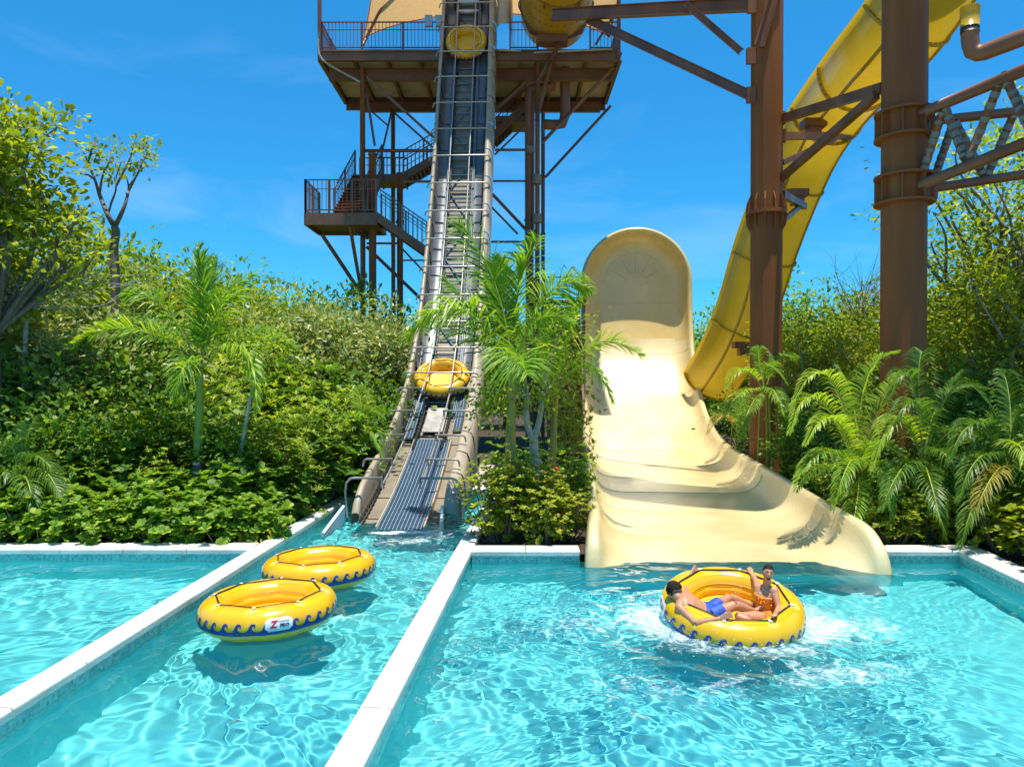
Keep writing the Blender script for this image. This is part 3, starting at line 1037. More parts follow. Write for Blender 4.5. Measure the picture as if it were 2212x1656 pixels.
def make_person(kind):
    man = kind == 'man'
    up = Vector((0, 0, .02))
    if man:
        d = -.16
        P = lambda x, y, Y: c5(x, y - 36, Y + d)
        pel = P(800, 845, 9.74); waist = P(690, 800, 9.74); chest = P(535, 725, 9.74); upc = P(440, 665, 9.74)
        neck = P(372, 612, 9.73); hc = c5(318, 500, 9.66)
        shN = P(400, 765, 9.58); shF = P(500, 600, 9.93)
        elN = c5(625, 945, 9.12); hdN = raft_pt(-111, .72, .43); wrN = elN.lerp(hdN, .74)
        elF = c5(455, 420, 10.16); hdF = raft_pt(119); wrF = elF.lerp(hdF, .72)
        hipN = P(845, 875, 9.64); knN = c5(1165, 690, 9.55); anN = c5(1430, 770, 9.66)
        hipF = P(820, 810, 9.85); knF = c5(1085, 590, 9.90); anF = c5(1400, 700, 9.95)
        k = 1.05
        fwd = (.80, -.55, -.22); hup = (-.10, -.10, 1)
        skin = M['skin']
        s = (shF - shN).normalized()
        secs = [(pel + (pel - waist) * .8, .07, .06), (pel + (pel - waist) * .45, .145, .10), (pel, .160, .115), (waist, .148, .098), (waist.lerp(chest, .55), .160, .108), (chest, .178, .118), (upc, .172, .095), (upc.lerp(neck, .5), .11, .07), (neck, .062, .058), (hc.lerp(neck, .45), .056, .056)]
        lab = "bearded man in blue swim shorts leaning back in the tilted raft"
    else:
        pel = c5(1580, 850, 9.72); waist = c5(1580, 725, 9.74); chest = c5(1585, 575, 9.74); upc = c5(1594, 490, 9.74)
        neck = c5(1604, 405, 9.73); hc = c5(1622, 246, 9.69)
        shN = c5(1708, 497, 9.64); shF = c5(1492, 462, 9.84)
        elN = c5(1772, 735, 9.50); hdN = raft_pt(-63, .735, .43); wrN = elN.lerp(hdN, .68)
        elF = c5(1450, 350, 10.10); hdF = raft_pt(55); wrF = elF.lerp(hdF, .70)
        hipN = c5(1520, 875, 9.62); knN = c5(1195, 845, 9.46); anN = c5(1440, 945, 9.34)
        hipF = c5(1500, 850, 9.82); knF = c5(1250, 800, 9.84); anF = c5(1420, 870, 9.7)
        k = .93
        fwd = (-.16, -1, .10); hup = (.12, 0, 1)
        skin = M['skin2']
        s = (shN - shF).normalized()
        secs = [(pel + (pel - waist) * .7, .08, .07), (pel + (pel - waist) * .35, .150, .11), (pel, .160, .120), (pel.lerp(waist, .5), .138, .105), (waist, .116, .088), (waist.lerp(chest, .5), .126, .094), (chest, .138, .112), (chest.lerp(upc, .55), .138, .095), (upc, .142, .078), (upc.lerp(neck, .45), .09, .058), (neck, .050, .048), (hc.lerp(neck, .45), .044, .046)]
        lab = "laughing woman in an orange strapless swimsuit gripping the raft strap"
    root = thing("person", lab, "person", pel)
    secs = [(p, w * 1.05, dd * 1.05) for p, w, dd in secs]
    b = MB()
    loft(b, secs, s)
    for sh, el, wr in ((shN, elN, wrN), (shF, elF, wrF)):
        b.ellipsoid(sh, (.066 * k,) * 3)
        limb(b, sh.lerp(upc, .45), sh, [.075 * k, .064 * k])
        limb(b, sh, el, [.062 * k, .056 * k, .052 * k, .045 * k, .041 * k])
        limb(b, el, wr, [.041 * k, .046 * k, .042 * k, .033 * k, .026 * k])
    for hp, kn, an in ((hipN, knN, anN), (hipF, knF, anF)):
        limb(b, pel.lerp(hp, .6), hp, [.11 * k, .10 * k])
        limb(b, hp, kn, [.105 * k, .100 * k, .088 * k, .072 * k, .062 * k])
        limb(b, kn, an, [.060 * k, .066 * k, .060 * k, .045 * k, .036 * k])
        f = (an - kn).normalized()
        toe_dir = (f * .5 + Vector((0, 0, .5 if man else .1)) + Vector((.3 if man else -.1, -.1, 0))).normalized()
        b.tube([an - toe_dir * .03, an + toe_dir * .06, an + toe_dir * .15, an + toe_dir * .19], [.036 * k, .036 * k, .034 * k, .018 * k], 12, flat=.75)
    Mh = head_frame(fwd, hup)
    kh = 1.05 if man else 1.0
    b.rings(head_pts(hc, Mh, kh, open_mouth=.0 if man else .02), True, False, True, 0, True)
    H = lambda x, y, z: hc + Mh @ (Vector((x, y, z)) * kh)
    b.tube([hc - Mh @ Vector((0, .02, .05)), neck], [.058 * k, .058 * k], 12)
    for sd in (-1, 1):
        b.ellipsoid(H(sd * .077, -.008, -.006), (.011, .020, .033), Mh, 10, 8)
    for wr, hd, sd in ((wrN, hdN, 1), (wrF, hdF, -1)):
        fw = (hd - wr).normalized()
        tang = Vector((-(hd - RAFT_C).y, (hd - RAFT_C).x, 0)).normalized() * sd
        add_hand(b, wr, hd - fw * .012 + UPV * .014, tang, UPV, 1.0 if man else .9, sd)
    fuse(b, .0065, 9).build("body", skin, root)
    # hair
    h = MB()
    sg, rg = 48, 36
    rs = head_pts(hc, Mh, kh, sg, rg, .012 if man else .007)
    for i in range(rg):
        for j in range(sg):
            q = [rs[i][j], rs[i][(j + 1) % sg], rs[i + 1][(j + 1) % sg], rs[i + 1][j]]
            l = Mh.transposed() @ (sum(q, Vector()) / 4 - hc) / kh
            if man:
                keep = l.z > .052 + .25 * max(0, l.y) or (l.y < .012 and l.z > -.035 and (abs(l.x) > .055 or l.y < -.03)) or (l.y < -.05 and l.z > -.07)
            else:
                keep = l.z > .056 + .22 * max(0, l.y) - .30 * max(0, abs(l.x) - .035) or (l.y < .022 and l.z > .0) or (l.y < -.03 and l.z > -.06)
            if keep:
                if man:
                    q2 = []
                    for p in q:
                        dd = (p - hc).normalized()
                        w = math.sin(p.x * 160) * math.sin(p.y * 150 + 1) * math.sin(p.z * 170)
                        ll = Mh.transposed() @ (p - hc)
                        q2.append(p + dd * (.007 * w + (.020 if ll.z > .06 else .003)))
                    q = q2
                h.add(q, [(0, 1, 2, 3)], 0, True)
    if man:
        for i in range(110):                                  # short tousled locks
            a = rnd.uniform(0, 2 * math.pi); e = rnd.uniform(.45, 1.5)
            dd = Vector((math.cos(a) * math.cos(e), math.sin(a) * math.cos(e), math.sin(e)))
            if dd.y > .5 and dd.z < .66: continue
            p = hc + Mh @ Vector((dd.x * .094, dd.y * .114, dd.z * .140))
            t1 = Mh @ Vector((rnd.gauss(0, 1), rnd.gauss(0, 1), .2)) ; t1.normalize()
            h.tube([p - t1 * .014, p + (Mh @ dd) * .006, p + t1 * .016 - (Mh @ dd) * .004], [.006, .009, .003], 6)
    else:
        h.ellipsoid(H(.0, -.112, .015), (.038, .038, .04), Mh, 14, 10)
    h.build("hair", M['hair'], root)
    for sd in (-1, 1):
        e = MB(); e.ellipsoid(H(sd * .029, .0805, .011), (.0115, .006, .0045), Mh, 10, 6); e.build("eye", M['hair'], root)
        e = MB(); e.tube([H(sd * .014, .092, .032), H(sd * .032, .090, .038), H(sd * .048, .078, .032)], [.0026, .0034, .002], 6); e.build("eyebrow", M['hair'], root)
    mo = MB()
    mo.ellipsoid(H(0, .084, -.058 if man else -.066), (.023 if man else .026, .013, .012 if man else .024), Mh, 14, 8)
    mouth = mo.build("mouth", M['mouth'], root)
    te = MB()
    te.ellipsoid(H(0, .091, -.050 if man else -.048), (.018 if man else .020, .008, .004 if man else .005), Mh, 10, 6)
    te.build("teeth", M['teeth'], mouth)
    if man:
        bd = MB()
        rs = head_pts(hc, Mh, kh, 48, 36, .007)
        for i in range(36):
            for j in range(48):
                q = [rs[i][j], rs[i][(j + 1) % 48], rs[i + 1][(j + 1) % 48], rs[i + 1][j]]
                l = Mh.transposed() @ (sum(q, Vector()) / 4 - hc)
                jaw = l.z < -.028 - .020 * (l.y > .055) and l.y > -.012
                gap = abs(l.x) < .022 and -.072 < l.z < -.044 and l.y > .04
                side_b = 0 < l.y < .026 and -.04 < l.z < .012 and abs(l.x) > .05
                if (jaw and not gap) or side_b:
                    bd.add(q, [(0, 1, 2, 3)], 0, True)
        bd.build("beard", M['hair'], root)
        c = MB()
        g_ = .014
        loft(c, [(p, w + g_, dd + g_) for p, w, dd in secs[0:3]] + [(pel.lerp(waist, .75), .152 + g_, .104 + g_)], s)
        for hp, kn in ((hipN, knN), (hipF, knF)):
            limb(c, pel.lerp(hp, .6), hp, [.122, .116])
            limb(c, hp, hp.lerp(kn, .50), [.120, .118, .116, .114])
        sh = fuse(c, .008, 2).build("swim_shorts", M['blue_cloth'], root)
        dr = MB()
        kn_ = pel.lerp(waist, .55) + Vector((.04, -.125, .075))
        for dx, dz in ((.07, -.03), (.05, -.06)):
            dr.tube([kn_, kn_ + Vector((dx * .5, -.012, dz * .3)), kn_ + Vector((dx, -.012, dz))], .006, 6)
        dr.build("drawstring", M['white'], sh)
    else:
        c = MB()
        g_ = .010
        loft(c, [(p, w + g_, dd + g_) for p, w, dd in secs[1:7]] + [(chest.lerp(upc, .25), .140 + g_, .108 + g_)], s, 28)
        sw = fuse(c, .008, 2).build("swimsuit", M['orange_cloth'], root)
        kt = MB()
        p = chest + Vector((-.09, -.125, .01))
        kt.ellipsoid(p, (.026, .02, .02)); kt.tube([p, p + Vector((-.03, -.02, -.06))], [.014, .006], 6); kt.tube([p, p + Vector((.03, -.02, -.05))], [.014, .006], 6)
        kt.build("bow_knot", M['orange_cloth'], sw)
        nk = MB()
        ctr = neck + Vector((0, -.012, -.03))
        nk.tube([ctr + Vector((.064 * math.cos(a), .06 * math.sin(a) - .02 * max(0, -math.sin(a)), -.02 - .035 * max(0, -math.sin(a)))) for a in [2 * math.pi * i / 20 for i in range(20)]], .004, 5, True)
        nk.build("necklace", M['white'], root)
    return root


make_person('man')
make_person('woman')


# ------------------------------------------------------------------ wide beige slide with the upright end wall
def axis_x(Y): return 4.05 + .087 * (Y - 13.4)


def slide_path():
    prof = [(13.15, -.16), (13.6, -.03), (14.6, .03), (16.5, .07), (20, .16), (23.5, .24), (26.3, .34), (28.2, .55), (30.0, 1.0), (31.6, 1.65), (33.0, 2.5), (34.2, 3.6), (35.0, 4.8), (35.45, 6.2), (35.62, 7.3), (35.66, 7.95)]
    return resample(catmull([Vector((axis_x(y), y, z)) for y, z in prof], 8), .16)


HALF = [(0, 0), (.6, 0), (1.2, 0), (1.6, .004), (1.82, .03), (2.0, .085), (2.13, .165), (2.23, .275), (2.30, .40), (2.345, .53), (2.375, .63), (2.41, .70), (2.46, .735), (2.52, .735), (2.575, .70), (2.61, .63), (2.635, .5), (2.655, .3), (2.66, .0), (2.66, -.35)]


def build_slide():
    P = slide_path()
    root = thing("water_slide", "wide beige slide with tall round topped end wall running into the splash pool", "water slide", (axis_x(13.4), 13.4, 0))
    bvec = Vector((1, -.087, 0)).normalized()
    full = [(-x, h) for x, h in reversed(HALF[1:])] + HALF
    rings = []; T = []
    for i, p in enumerate(P):
        t = (P[min(i + 1, len(P) - 1)] - P[max(i - 1, 0)]).normalized()
        n = bvec.cross(t).normalized()
        flare = 1 + .012 * max(0, 15 - p.y)
        u = min(1, (i * .16 + .02) / 1.0)
        hs = math.sqrt(1 - (1 - u) ** 2)                        # the side walls round down into the water at the mouth
        rings.append([p + bvec * x * flare + n * (h * hs if h > 0 else h) for x, h in full]); T.append((p, t, n))
    c = MB()
    c.rings(rings, False, False, False, 0, True, flip=True)
    # round top: half of the section turned about the wall's normal
    p, t, n = T[-1]
    NA = 48
    cap = []
    for i in range(NA + 1):
        a = math.pi * i / NA
        e = bvec * math.cos(a) + t * math.sin(a)
        cap.append([p + e * x + n * h for x, h in HALF])
    c.rings(cap, False, False, False, 0, True, flip=False)
    ch = c.build("slide_channel", [M['slide'], M['slide_dry']], root)
    me = ch.data
    for poly in me.polygons:
        z = poly.center.z + root.location.z
        if z > 5.2: poly.material_index = 1
    # joints between the gelcoat panels
    j = MB()

    def line_at(k, half=2.36):
        p, t, n = T[k]
        sec = [(x, h) for x, h in full if abs(x) < half]
        return [p + bvec * x + n * (h + .002) for x, h in sec]
    L = 0
    for k in range(1, len(P)):
        L += (P[k] - P[k - 1]).length
        if L > 2.55:
            L = 0
            j.tube(line_at(k), .010, 5)
    p, t, n = T[-1]
    for r_ in (.55, 1.5, 2.05):
        j.tube([p + (bvec * math.cos(a) + t * math.sin(a)) * r_ + n * .003 for a in [math.pi * i / 30 for i in range(31)]], .012, 5)
    for a in [math.pi * i / 6 for i in range(1, 6)]:
        e = bvec * math.cos(a) + t * math.sin(a)
        j.tube([p + e * .55 + n * .003, p + e * 2.05 + n * .003], .010, 5)
    for s in (-1, 1):
        j.tube([p + bvec * s * 1.75 + n * .003, p + bvec * s * 1.75 - t * 1.9 + n * .003], .010, 5)
    j.build("panel_joint", M['slide_dry'], root)
    bolts = MB()
    for i in range(1, 24):
        a = math.pi * i / 24
        e = bvec * math.cos(a) + t * math.sin(a)
        bolts.ellipsoid(p + e * 2.37 + n * .62, (.03, .03, .03), None, 6, 4)
    bolts.build("rim_bolts", M['galv'], root)
    for s in (-1, 1):                                           # steel legs behind the wall
        for yb, zt in ((35.9, 8.0), (36.0, 5.0)):
            sup = MB()
            a = Vector((axis_x(36) + s * 1.5, 36.0, zt)); b_ = Vector((axis_x(36) + s * 1.7, 38.5, 0))
            sup.beam(a, b_, .2, .2)
            sup.build("support_leg", M['brown2'], root)
    rim = MB()
    return root, T, bvec


build_slide()
# timber stairs with railing climbing beside the slide wall
st = thing("timber_stair", "brown timber stair with railing behind the palms beside the round topped wall", "stairs", (2.6, 33, 0))
m = MB()
for i in range(16):
    z = .3 + i * .42; y = 30.2 + i * .22
    m.box((2.25, y, z), (1.5, .34, .06)); m.box((2.25, y + .16, z - .2), (1.5, .03, .36))
m.build("tread", M['wood'], st)
m = MB()
for x in (1.5, 3.0):
    m.beam((x, 29.9, 0), (x, 33.9, 7.0), .06, .42)
m.build("stringer", M['brown2'], st)
m = MB()
m.box((2.2, 34.3, 6.9), (2.4, 1.4, .12))
for x in (1.05, 3.3):
    m.beam((x, 33.7, 0), (x, 33.7, 8.0), .12, .12)
m.build("landing", M['brown2'], st)
m = MB()
for z in (7.05, 8.0):
    m.beam((1.05, 33.66, z), (3.3, 33.66, z), .045, .045)
for i in range(21):
    m.beam((1.05 + i * .1125, 33.66, 7.05), (1.05 + i * .1125, 33.66, 8.0), .018, .018)
for x in (1.5, 3.0):
    m.beam((x, 29.9, 1.3), (x, 33.6, 7.95), .05, .05)
m.build("railing", M['brown'], st)


# ------------------------------------------------------------------ conveyor that lifts the rafts
def conv_path():
    raw = [(16.2, -.25), (17.2, -.02), (18.5, .28), (20.3, .82), (22.2, 1.50), (24.0, 2.35), (25.6, 3.55), (27.3, 5.35), (28.9, 7.75), (30.3, 10.4), (31.7, 13.5), (32.8, 16.2), (33.75, 18.6), (34.3, 20.1), (34.85, 21.6)]
    return resample(catmull([Vector((-2.64 + .036 * (y - 17.0), y, z)) for y, z in raw], 10), .12)


CP = conv_path()
CB = Vector((1, -.036, 0)).normalized()
CLEN = [0]
for a_, b_ in zip(CP, CP[1:]): CLEN.append(CLEN[-1] + (b_ - a_).length)


def cf(s):
    """frame on the conveyor at arc length s"""
    k = min(len(CP) - 2, max(0, next((i for i, l in enumerate(CLEN) if l > s), len(CP) - 1) - 1))
    u = (s - CLEN[k]) / max(1e-6, CLEN[k + 1] - CLEN[k])
    p = CP[k].lerp(CP[k + 1], u)
    t = (CP[min(k + 2, len(CP) - 1)] - CP[max(k - 1, 0)]).normalized()
    return p, t, CB.cross(t).normalized()


def s_at(Y):
    for i, p in enumerate(CP):
        if p.y >= Y: return CLEN[i]
    return CLEN[-1]


def cpt(s, x, h):
    p, t, n = cf(s)
    return p + CB * x + n * h


def conv_line(s0, s1, x, h, step=.15):
    n = max(2, int((s1 - s0) / step))
    return [cpt(s0 + (s1 - s0) * i / n, x, h) for i in range(n + 1)]


def build_conveyor():
    root = thing("raft_conveyor", "steep raft conveyor with beige side panels rising from the channel to the tower", "conveyor", (CP[0].x, 17, 0))
    S0, S1 = s_at(17.3), CLEN[-1]
    # side panels and trough, in overlapping moulded lengths
    sec_in = [(-.98, .0), (-1.0, .06), (-1.0, .70)]
    bays = []
    s = S0; k = 0
    seg = 1.42
    while s < S1 - .2:
        bays.append((s, min(s + seg, S1))); s += seg
    for (a, b) in bays:
        lowpart = cf(a)[0].y < 24.5
        for side in (-1, 1):
            m = MB()
            grow = .03
            rs = []
            for i in range(9):
                q = a + (b - a) * i / 8
                g_ = 1 + .09 * (1 - i / 8) ** 2 - .02
                w = .06 if lowpart else 0
                pr = [(.98, .02), (1.0, .25), (1.0, .62), (1.02, .70), (1.07, .735), (1.17, .725), (1.25 + w, .66), (1.30 + w, .52), (1.325 + w, .36), (1.335 + w, .15), (1.335 + w, -.12), (1.32 + w, -.4)]
                if side < 0:
                    pr = [(.98, .02), (1.0, .25), (1.0, .62), (1.015, .69), (1.05, .725), (1.10, .72), (1.15, .68), (1.175, .58), (1.185, .42), (1.19, .2), (1.19, -.1), (1.18, -.35)]
                ring = []
                dip = math.sqrt(max(0, 1 - (1 - min(1, (q - S0 + .05) / 1.1)) ** 2))
                for j, (x, h) in enumerate(pr):
                    h = h * dip if h > 0 else h
                    gg = g_ if j > 4 else 1
                    ring.append(cpt(q, side * (1.0 + (x - 1.0) * gg), h + (.02 * (g_ - 1) / .09 if j > 3 else 0)))
                rs.append(ring)
            m.rings(rs, False, False, False, 0, True, flip=(side > 0))
            m.build("side_panel", M['beige'], root)
    m = MB()
    n = int((S1 - S0) / .2)
    yb = s_at(21.6)
    for x0, x1, hh in ((-.98, .98, -.02),):
        m.rings([[cpt(S0 + (S1 - S0) * i / n, x, hh - .12 * (abs(x) < .5)) for x in (-.98, -.6, -.5, .5, .6, .98)] for i in range(n + 1)], False, False, False, 0, False, flip=True)
    m.build("trough", M['trough'], root)
    m = MB()                                                    # steel liner on the inner faces higher up
    sl = s_at(25.5)
    n = int((S1 - sl) / .3)
    for side in (-1, 1):
        m.rings([[cpt(sl + (S1 - sl) * i / n, side * x, h) for x, h in ((.975, .03), (.985, .64), (.93, .0), (.60, .012))] if False else [cpt(sl + (S1 - sl) * i / n, side * .975, .64), cpt(sl + (S1 - sl) * i / n, side * .965, .03), cpt(sl + (S1 - sl) * i / n, side * .62, .015)] for i in range(n + 1)], False, False, False, 0, True, flip=(side < 0))
        m_i = 0
    m.build("steel_liner", M['liner'], root)
    s = sl
    while s < S1:
        for side in (-1, 1):
            sb = MB()
            sb.tube([cpt(s, side * .955, .64), cpt(s, side * .95, .05), cpt(s, side * .62, .035)], .014, 5)
            sb.build("liner_strap", M['black'], root)
        s += 1.42
    # ladder frame: rails, rungs, diagonals
    f = MB()
    sf = s_at(23.6)
    for x in (-.56, -.50, .50, .56):
        pts = conv_line(sf, S1, x, .10, .3)
        for a, b in zip(pts, pts[1:]): f.beam(a, b, .035, .16)
    s = sf; k = 0
    while s < S1:
        f.beam(cpt(s, -.5, .05), cpt(s, .5, .05), .07 if k % 2 == 0 else .035, .05)
        if k % 4 == 0 and s + 1.7 < S1:
            sg = 1 if (k // 4) % 2 else -1
            f.beam(cpt(s, -.48 * sg, .01), cpt(s + 1.66, .48 * sg, .01), .075, .03)
        s += .415; k += 1
    f.build("ladder_frame", M['ladder'], root)
    # drive chains
    for x, a, b in ((-.42, s_at(21.4), S1), (.42, s_at(21.4), S1), (-.90, S0 - .3, s_at(26.5))):
        c = MB()
        s = a; k = 0
        while s < b - .15:
            c.beam(cpt(s, x, .16), cpt(s + .11, x, .16), .075 if k % 2 else .045, .07)
            s += .12; k += 1
        c.build("drive_chain", M['chain'], root)
    # belts
    def belt(name, x0, x1, a, b, h):
        n = max(4, int((b - a) / .15))
        V = []; F = []; UV = []
        row = []
        for i in range(n + 1):
            q = a + (b - a) * i / n
            row.append([cpt(q, x0, h), cpt(q, x1, h), cpt(q, x1, h - .05), cpt(q, x0, h - .05)])
        vs_ = [p - root.location for r_ in row for p in r_]
        fs = []
        uvs = []
        for i in range(n):
            for j in range(4):
                j2 = (j + 1) % 4
                fs.append((i * 4 + j, i * 4 + j2, (i + 1) * 4 + j2, (i + 1) * 4 + j))
                w = (x1 - x0)
                u0, u1 = ((0, w), (w, w), (w, 0), (0, 0))[j]
                v0 = (b - a) * i / n; v1 = (b - a) * (i + 1) / n
                uvs += [(u0, v0), (u1, v0), (u1, v1), (u0, v1)]
        fs += [(3, 2, 1, 0), (n * 4, n * 4 + 1, n * 4 + 2, n * 4 + 3)]
        uvs += [(0, 0)] * 8
        me = bpy.data.meshes.new(name)
        me.from_pydata([tuple(p) for p in vs_], [], fs)
        ul = me.uv_layers.new(name="UVMap")
        ul.data.foreach_set("uv", [c for uv in uvs for c in uv])
        return link_mesh(name, me, [M['belt']], root)
    belt("boarding_belt", -.44, .60, S0 - .95, s_at(22.0), .14)
    belt("side_belt", -.86, -.56, s_at(22.1), s_at(24.6), .13)
    belt("side_belt", .60, .86, s_at(22.6), s_at(24.6), .13)
    pl = MB()
    for a, b, w in ((s_at(22.5), s_at(23.9), .30),):
        n = 6
        pl.rings([[cpt(a + (b - a) * i / n, x, .15) for x in (-.32, -.22, -.21, .20, .21, .30)] for i in range(n + 1)], False, False, False, 0, False, flip=True)
        pl.rings([[cpt(a + (b - a) * i / n, x, .12) for x in (-.32, .30)] for i in range(n + 1)], False, False, False, 0, False)
    pl.build("slide_plate", M['galv'], root)
    ax = MB()
    for y, x0, x1 in ((21.9, -.9, .45), (22.3, -.4, .45)):
        q = s_at(y); ax.tube([cpt(q, x0, .10), cpt(q, x1, .10)], .035, 8)
        for x in (x0, x1, -.42, .42):
            ax.tube([cpt(q, x - .03, .10), cpt(q, x + .03, .10)], .10, 12)
    ax.build("axle", M['chain'], root)
    for x in (-.47, .63):                                       # side frame under the boarding belt
        rl = MB()
        pts = conv_line(S0 - .6, s_at(22.0), x, .06, .4)
        for a, b in zip(pts, pts[1:]): rl.beam(a, b, .04, .2)
        rl.build("belt_frame", M['beige'], root)
    # stainless hoops and guide rails
    lowS = s_at(24.3)
    hoops = [s_at(y) for y in (17.7, 19.0, 20.6, 22.3, 23.8)]
    for s in hoops:
        p, t, n = cf(s)
        for side in (-1, 1):
            hm = MB()
            e = .50 if side < 0 else .42
            pts = [cpt(s, side * e, .98), cpt(s, side * 1.15, .98), cpt(s, side * 1.22, .93), cpt(s, side * 1.25, .78)]
            if s == hoops[0]:
                pts = pts[:2] + [cpt(s, side * 1.26, .96), cpt(s, side * 1.36, .85), cpt(s, side * 1.40, .65), cpt(s, side * 1.40, -.05)]
            hm.tube(pts, .030, 8)
            hm.tube([cpt(s, side * e, 1.01), cpt(s, side * e, .72)], .028, 8)
            hm.build("guide_arm", M['chrome'], root)
    s = s_at(24.75)
    while s < S1:
        hm = MB()
        hm.tube([cpt(s, -1.30, .58), cpt(s, -1.22, .80), cpt(s, -1.08, .86), cpt(s, 1.08, .86), cpt(s, 1.22, .80), cpt(s, 1.30, .58)], .030, 8)
        hm.build("hoop", M['chrome'], root)
        s += 1.42
    for x0, x1 in ((-.50, -.40), (.42, .40)):
        r_ = MB()
        r_.tube(conv_line(hoops[0], hoops[-1], x0, .80, .4) + conv_line(s_at(24.8), S1, x1, .83, .4), .026, 8)
        r_.build("guide_rail", M['chrome'], root)
    # white wall guards in the water either side of the foot
    for side, x in ((-1, -1.32), (1, 1.02)):
        gd = MB()
        for i in range(5):
            z = -.02 + .075 * i
            a = Vector((CP[0].x + x * 1.0, 17.35, z + .12)); b = Vector((CP[0].x + x * 1.08 + side * .02, 15.9, z - .22))
            gd.tube([a, b], .042, 8)
        gd.build("fender", M['white'], root)
    # dogs that push the raft
    for y in (23.85,):
        for x in (-.36, .36):
            dg_ = MB(); s = s_at(y)
            dg_.beam(cpt(s, x, .12), cpt(s, x, .55), .08, .08)
            dg_.build("pusher_dog", M['black'], root)
    s = s_at(33.0)
    for x in (-.36, .36):
        dg_ = MB(); dg_.beam(cpt(s, x, .12), cpt(s, x, .5), .08, .08); dg_.build("pusher_dog", M['black'], root)
    dm = MB()                                                   # head drums between the top of the rails
    for q, r_ in ((S1 - .75, .16), (S1 - 1.35, .10)):
        dm.tube([cpt(q, -.5, .12), cpt(q, .5, .12)], r_, 16)
    dm.build("head_drum", M['galv'], root)
    for x in (-.62, .62):
        dm = MB(); dm.tube([cpt(S1 - .9, x - .05, .14), cpt(S1 - .9, x + .05, .14)], .30, 20); dm.build("drive_wheel", M['black'], root)
    # legs below the lower end
    for y in (20.4, 24.5):
        for x in (-1.0, 1.15):
            lg = MB()
            p = cpt(s_at(y), x, -.1)
            lg.beam(p, (p.x, p.y, .12), .12, .12); lg.box((p.x, p.y, .15), (.36, .36, .05))
            lg.build("support_leg", M['galv'], root)
    # upper tower supports and the closed hood at the top
    hd = MB()
    s0, s1 = s_at(33.9), S1
    n = 14
    hd.rings([[cpt(s0 + (s1 - s0) * i / n, x, h) for x, h in ((1.36, .5), (1.5, .75), (1.9, .80), (2.0, .45), (2.0, -1.2))] for i in range(n + 1)], False, False, False, 0, True)
    hd.build("hood", M['beige'], root)
    return root


build_conveyor()


def raft_on_conveyor(Y, label, spin, lift=.10):
    s = s_at(Y); p, t, n = cf(s)
    Mx = Matrix((CB, t, n)).transposed()
    place_raft(p + n * (.20 + lift), (Mx @ Matrix.Rotation(spin, 3, 'Z')).to_euler(), label)


raft_on_conveyor(25.0, "yellow raft at the foot of the steep conveyor above the blue belt", R(-130 - 22))
raft_on_conveyor(33.62, "yellow raft carried upright near the top of the conveyor at deck height", R(-60))


# ------------------------------------------------------------------ brown steel tower with deck, stairs and shade sail
def c1(x, y, Y): return px(622 + x / 2.824, y / 2.824, Y)          # crop used for the tower
def c2(x, y, Y): return px(645.2 + x / 4.791, 322.6 + y / 4.791, Y)


YF, YB = 33.5, 38.9


def railing(mb, pts, h=1.25, step=.16, posts=1.9, rails=(1.0, .08), br=.013):
    """balustrade along a 3D poly-line (vertical bars)"""
    up = Vector((0, 0, 1))
    for a, b in zip(pts, pts[1:]):
        a = Vector(a); b = Vector(b)
        for k in rails: mb.beam(a + up * h * k, b + up * h * k, .05, .05)
        mb.beam(a + up * h * .72, b + up * h * .72, .03, .03)
        L = math.hypot(b.x - a.x, b.y - a.y)
        n = max(1, int(L / step))
        for i in range(n + 1):
            p = a.lerp(b, i / n)
            mb.beam(p + up * .08, p + up * h, br * 2, br * 2)
        n = max(1, round(L / posts))
        for i in range(n + 1):
            p = a.lerp(b, i / n)
            mb.beam(p - up * .28, p + up * (h + .02), .075, .075)


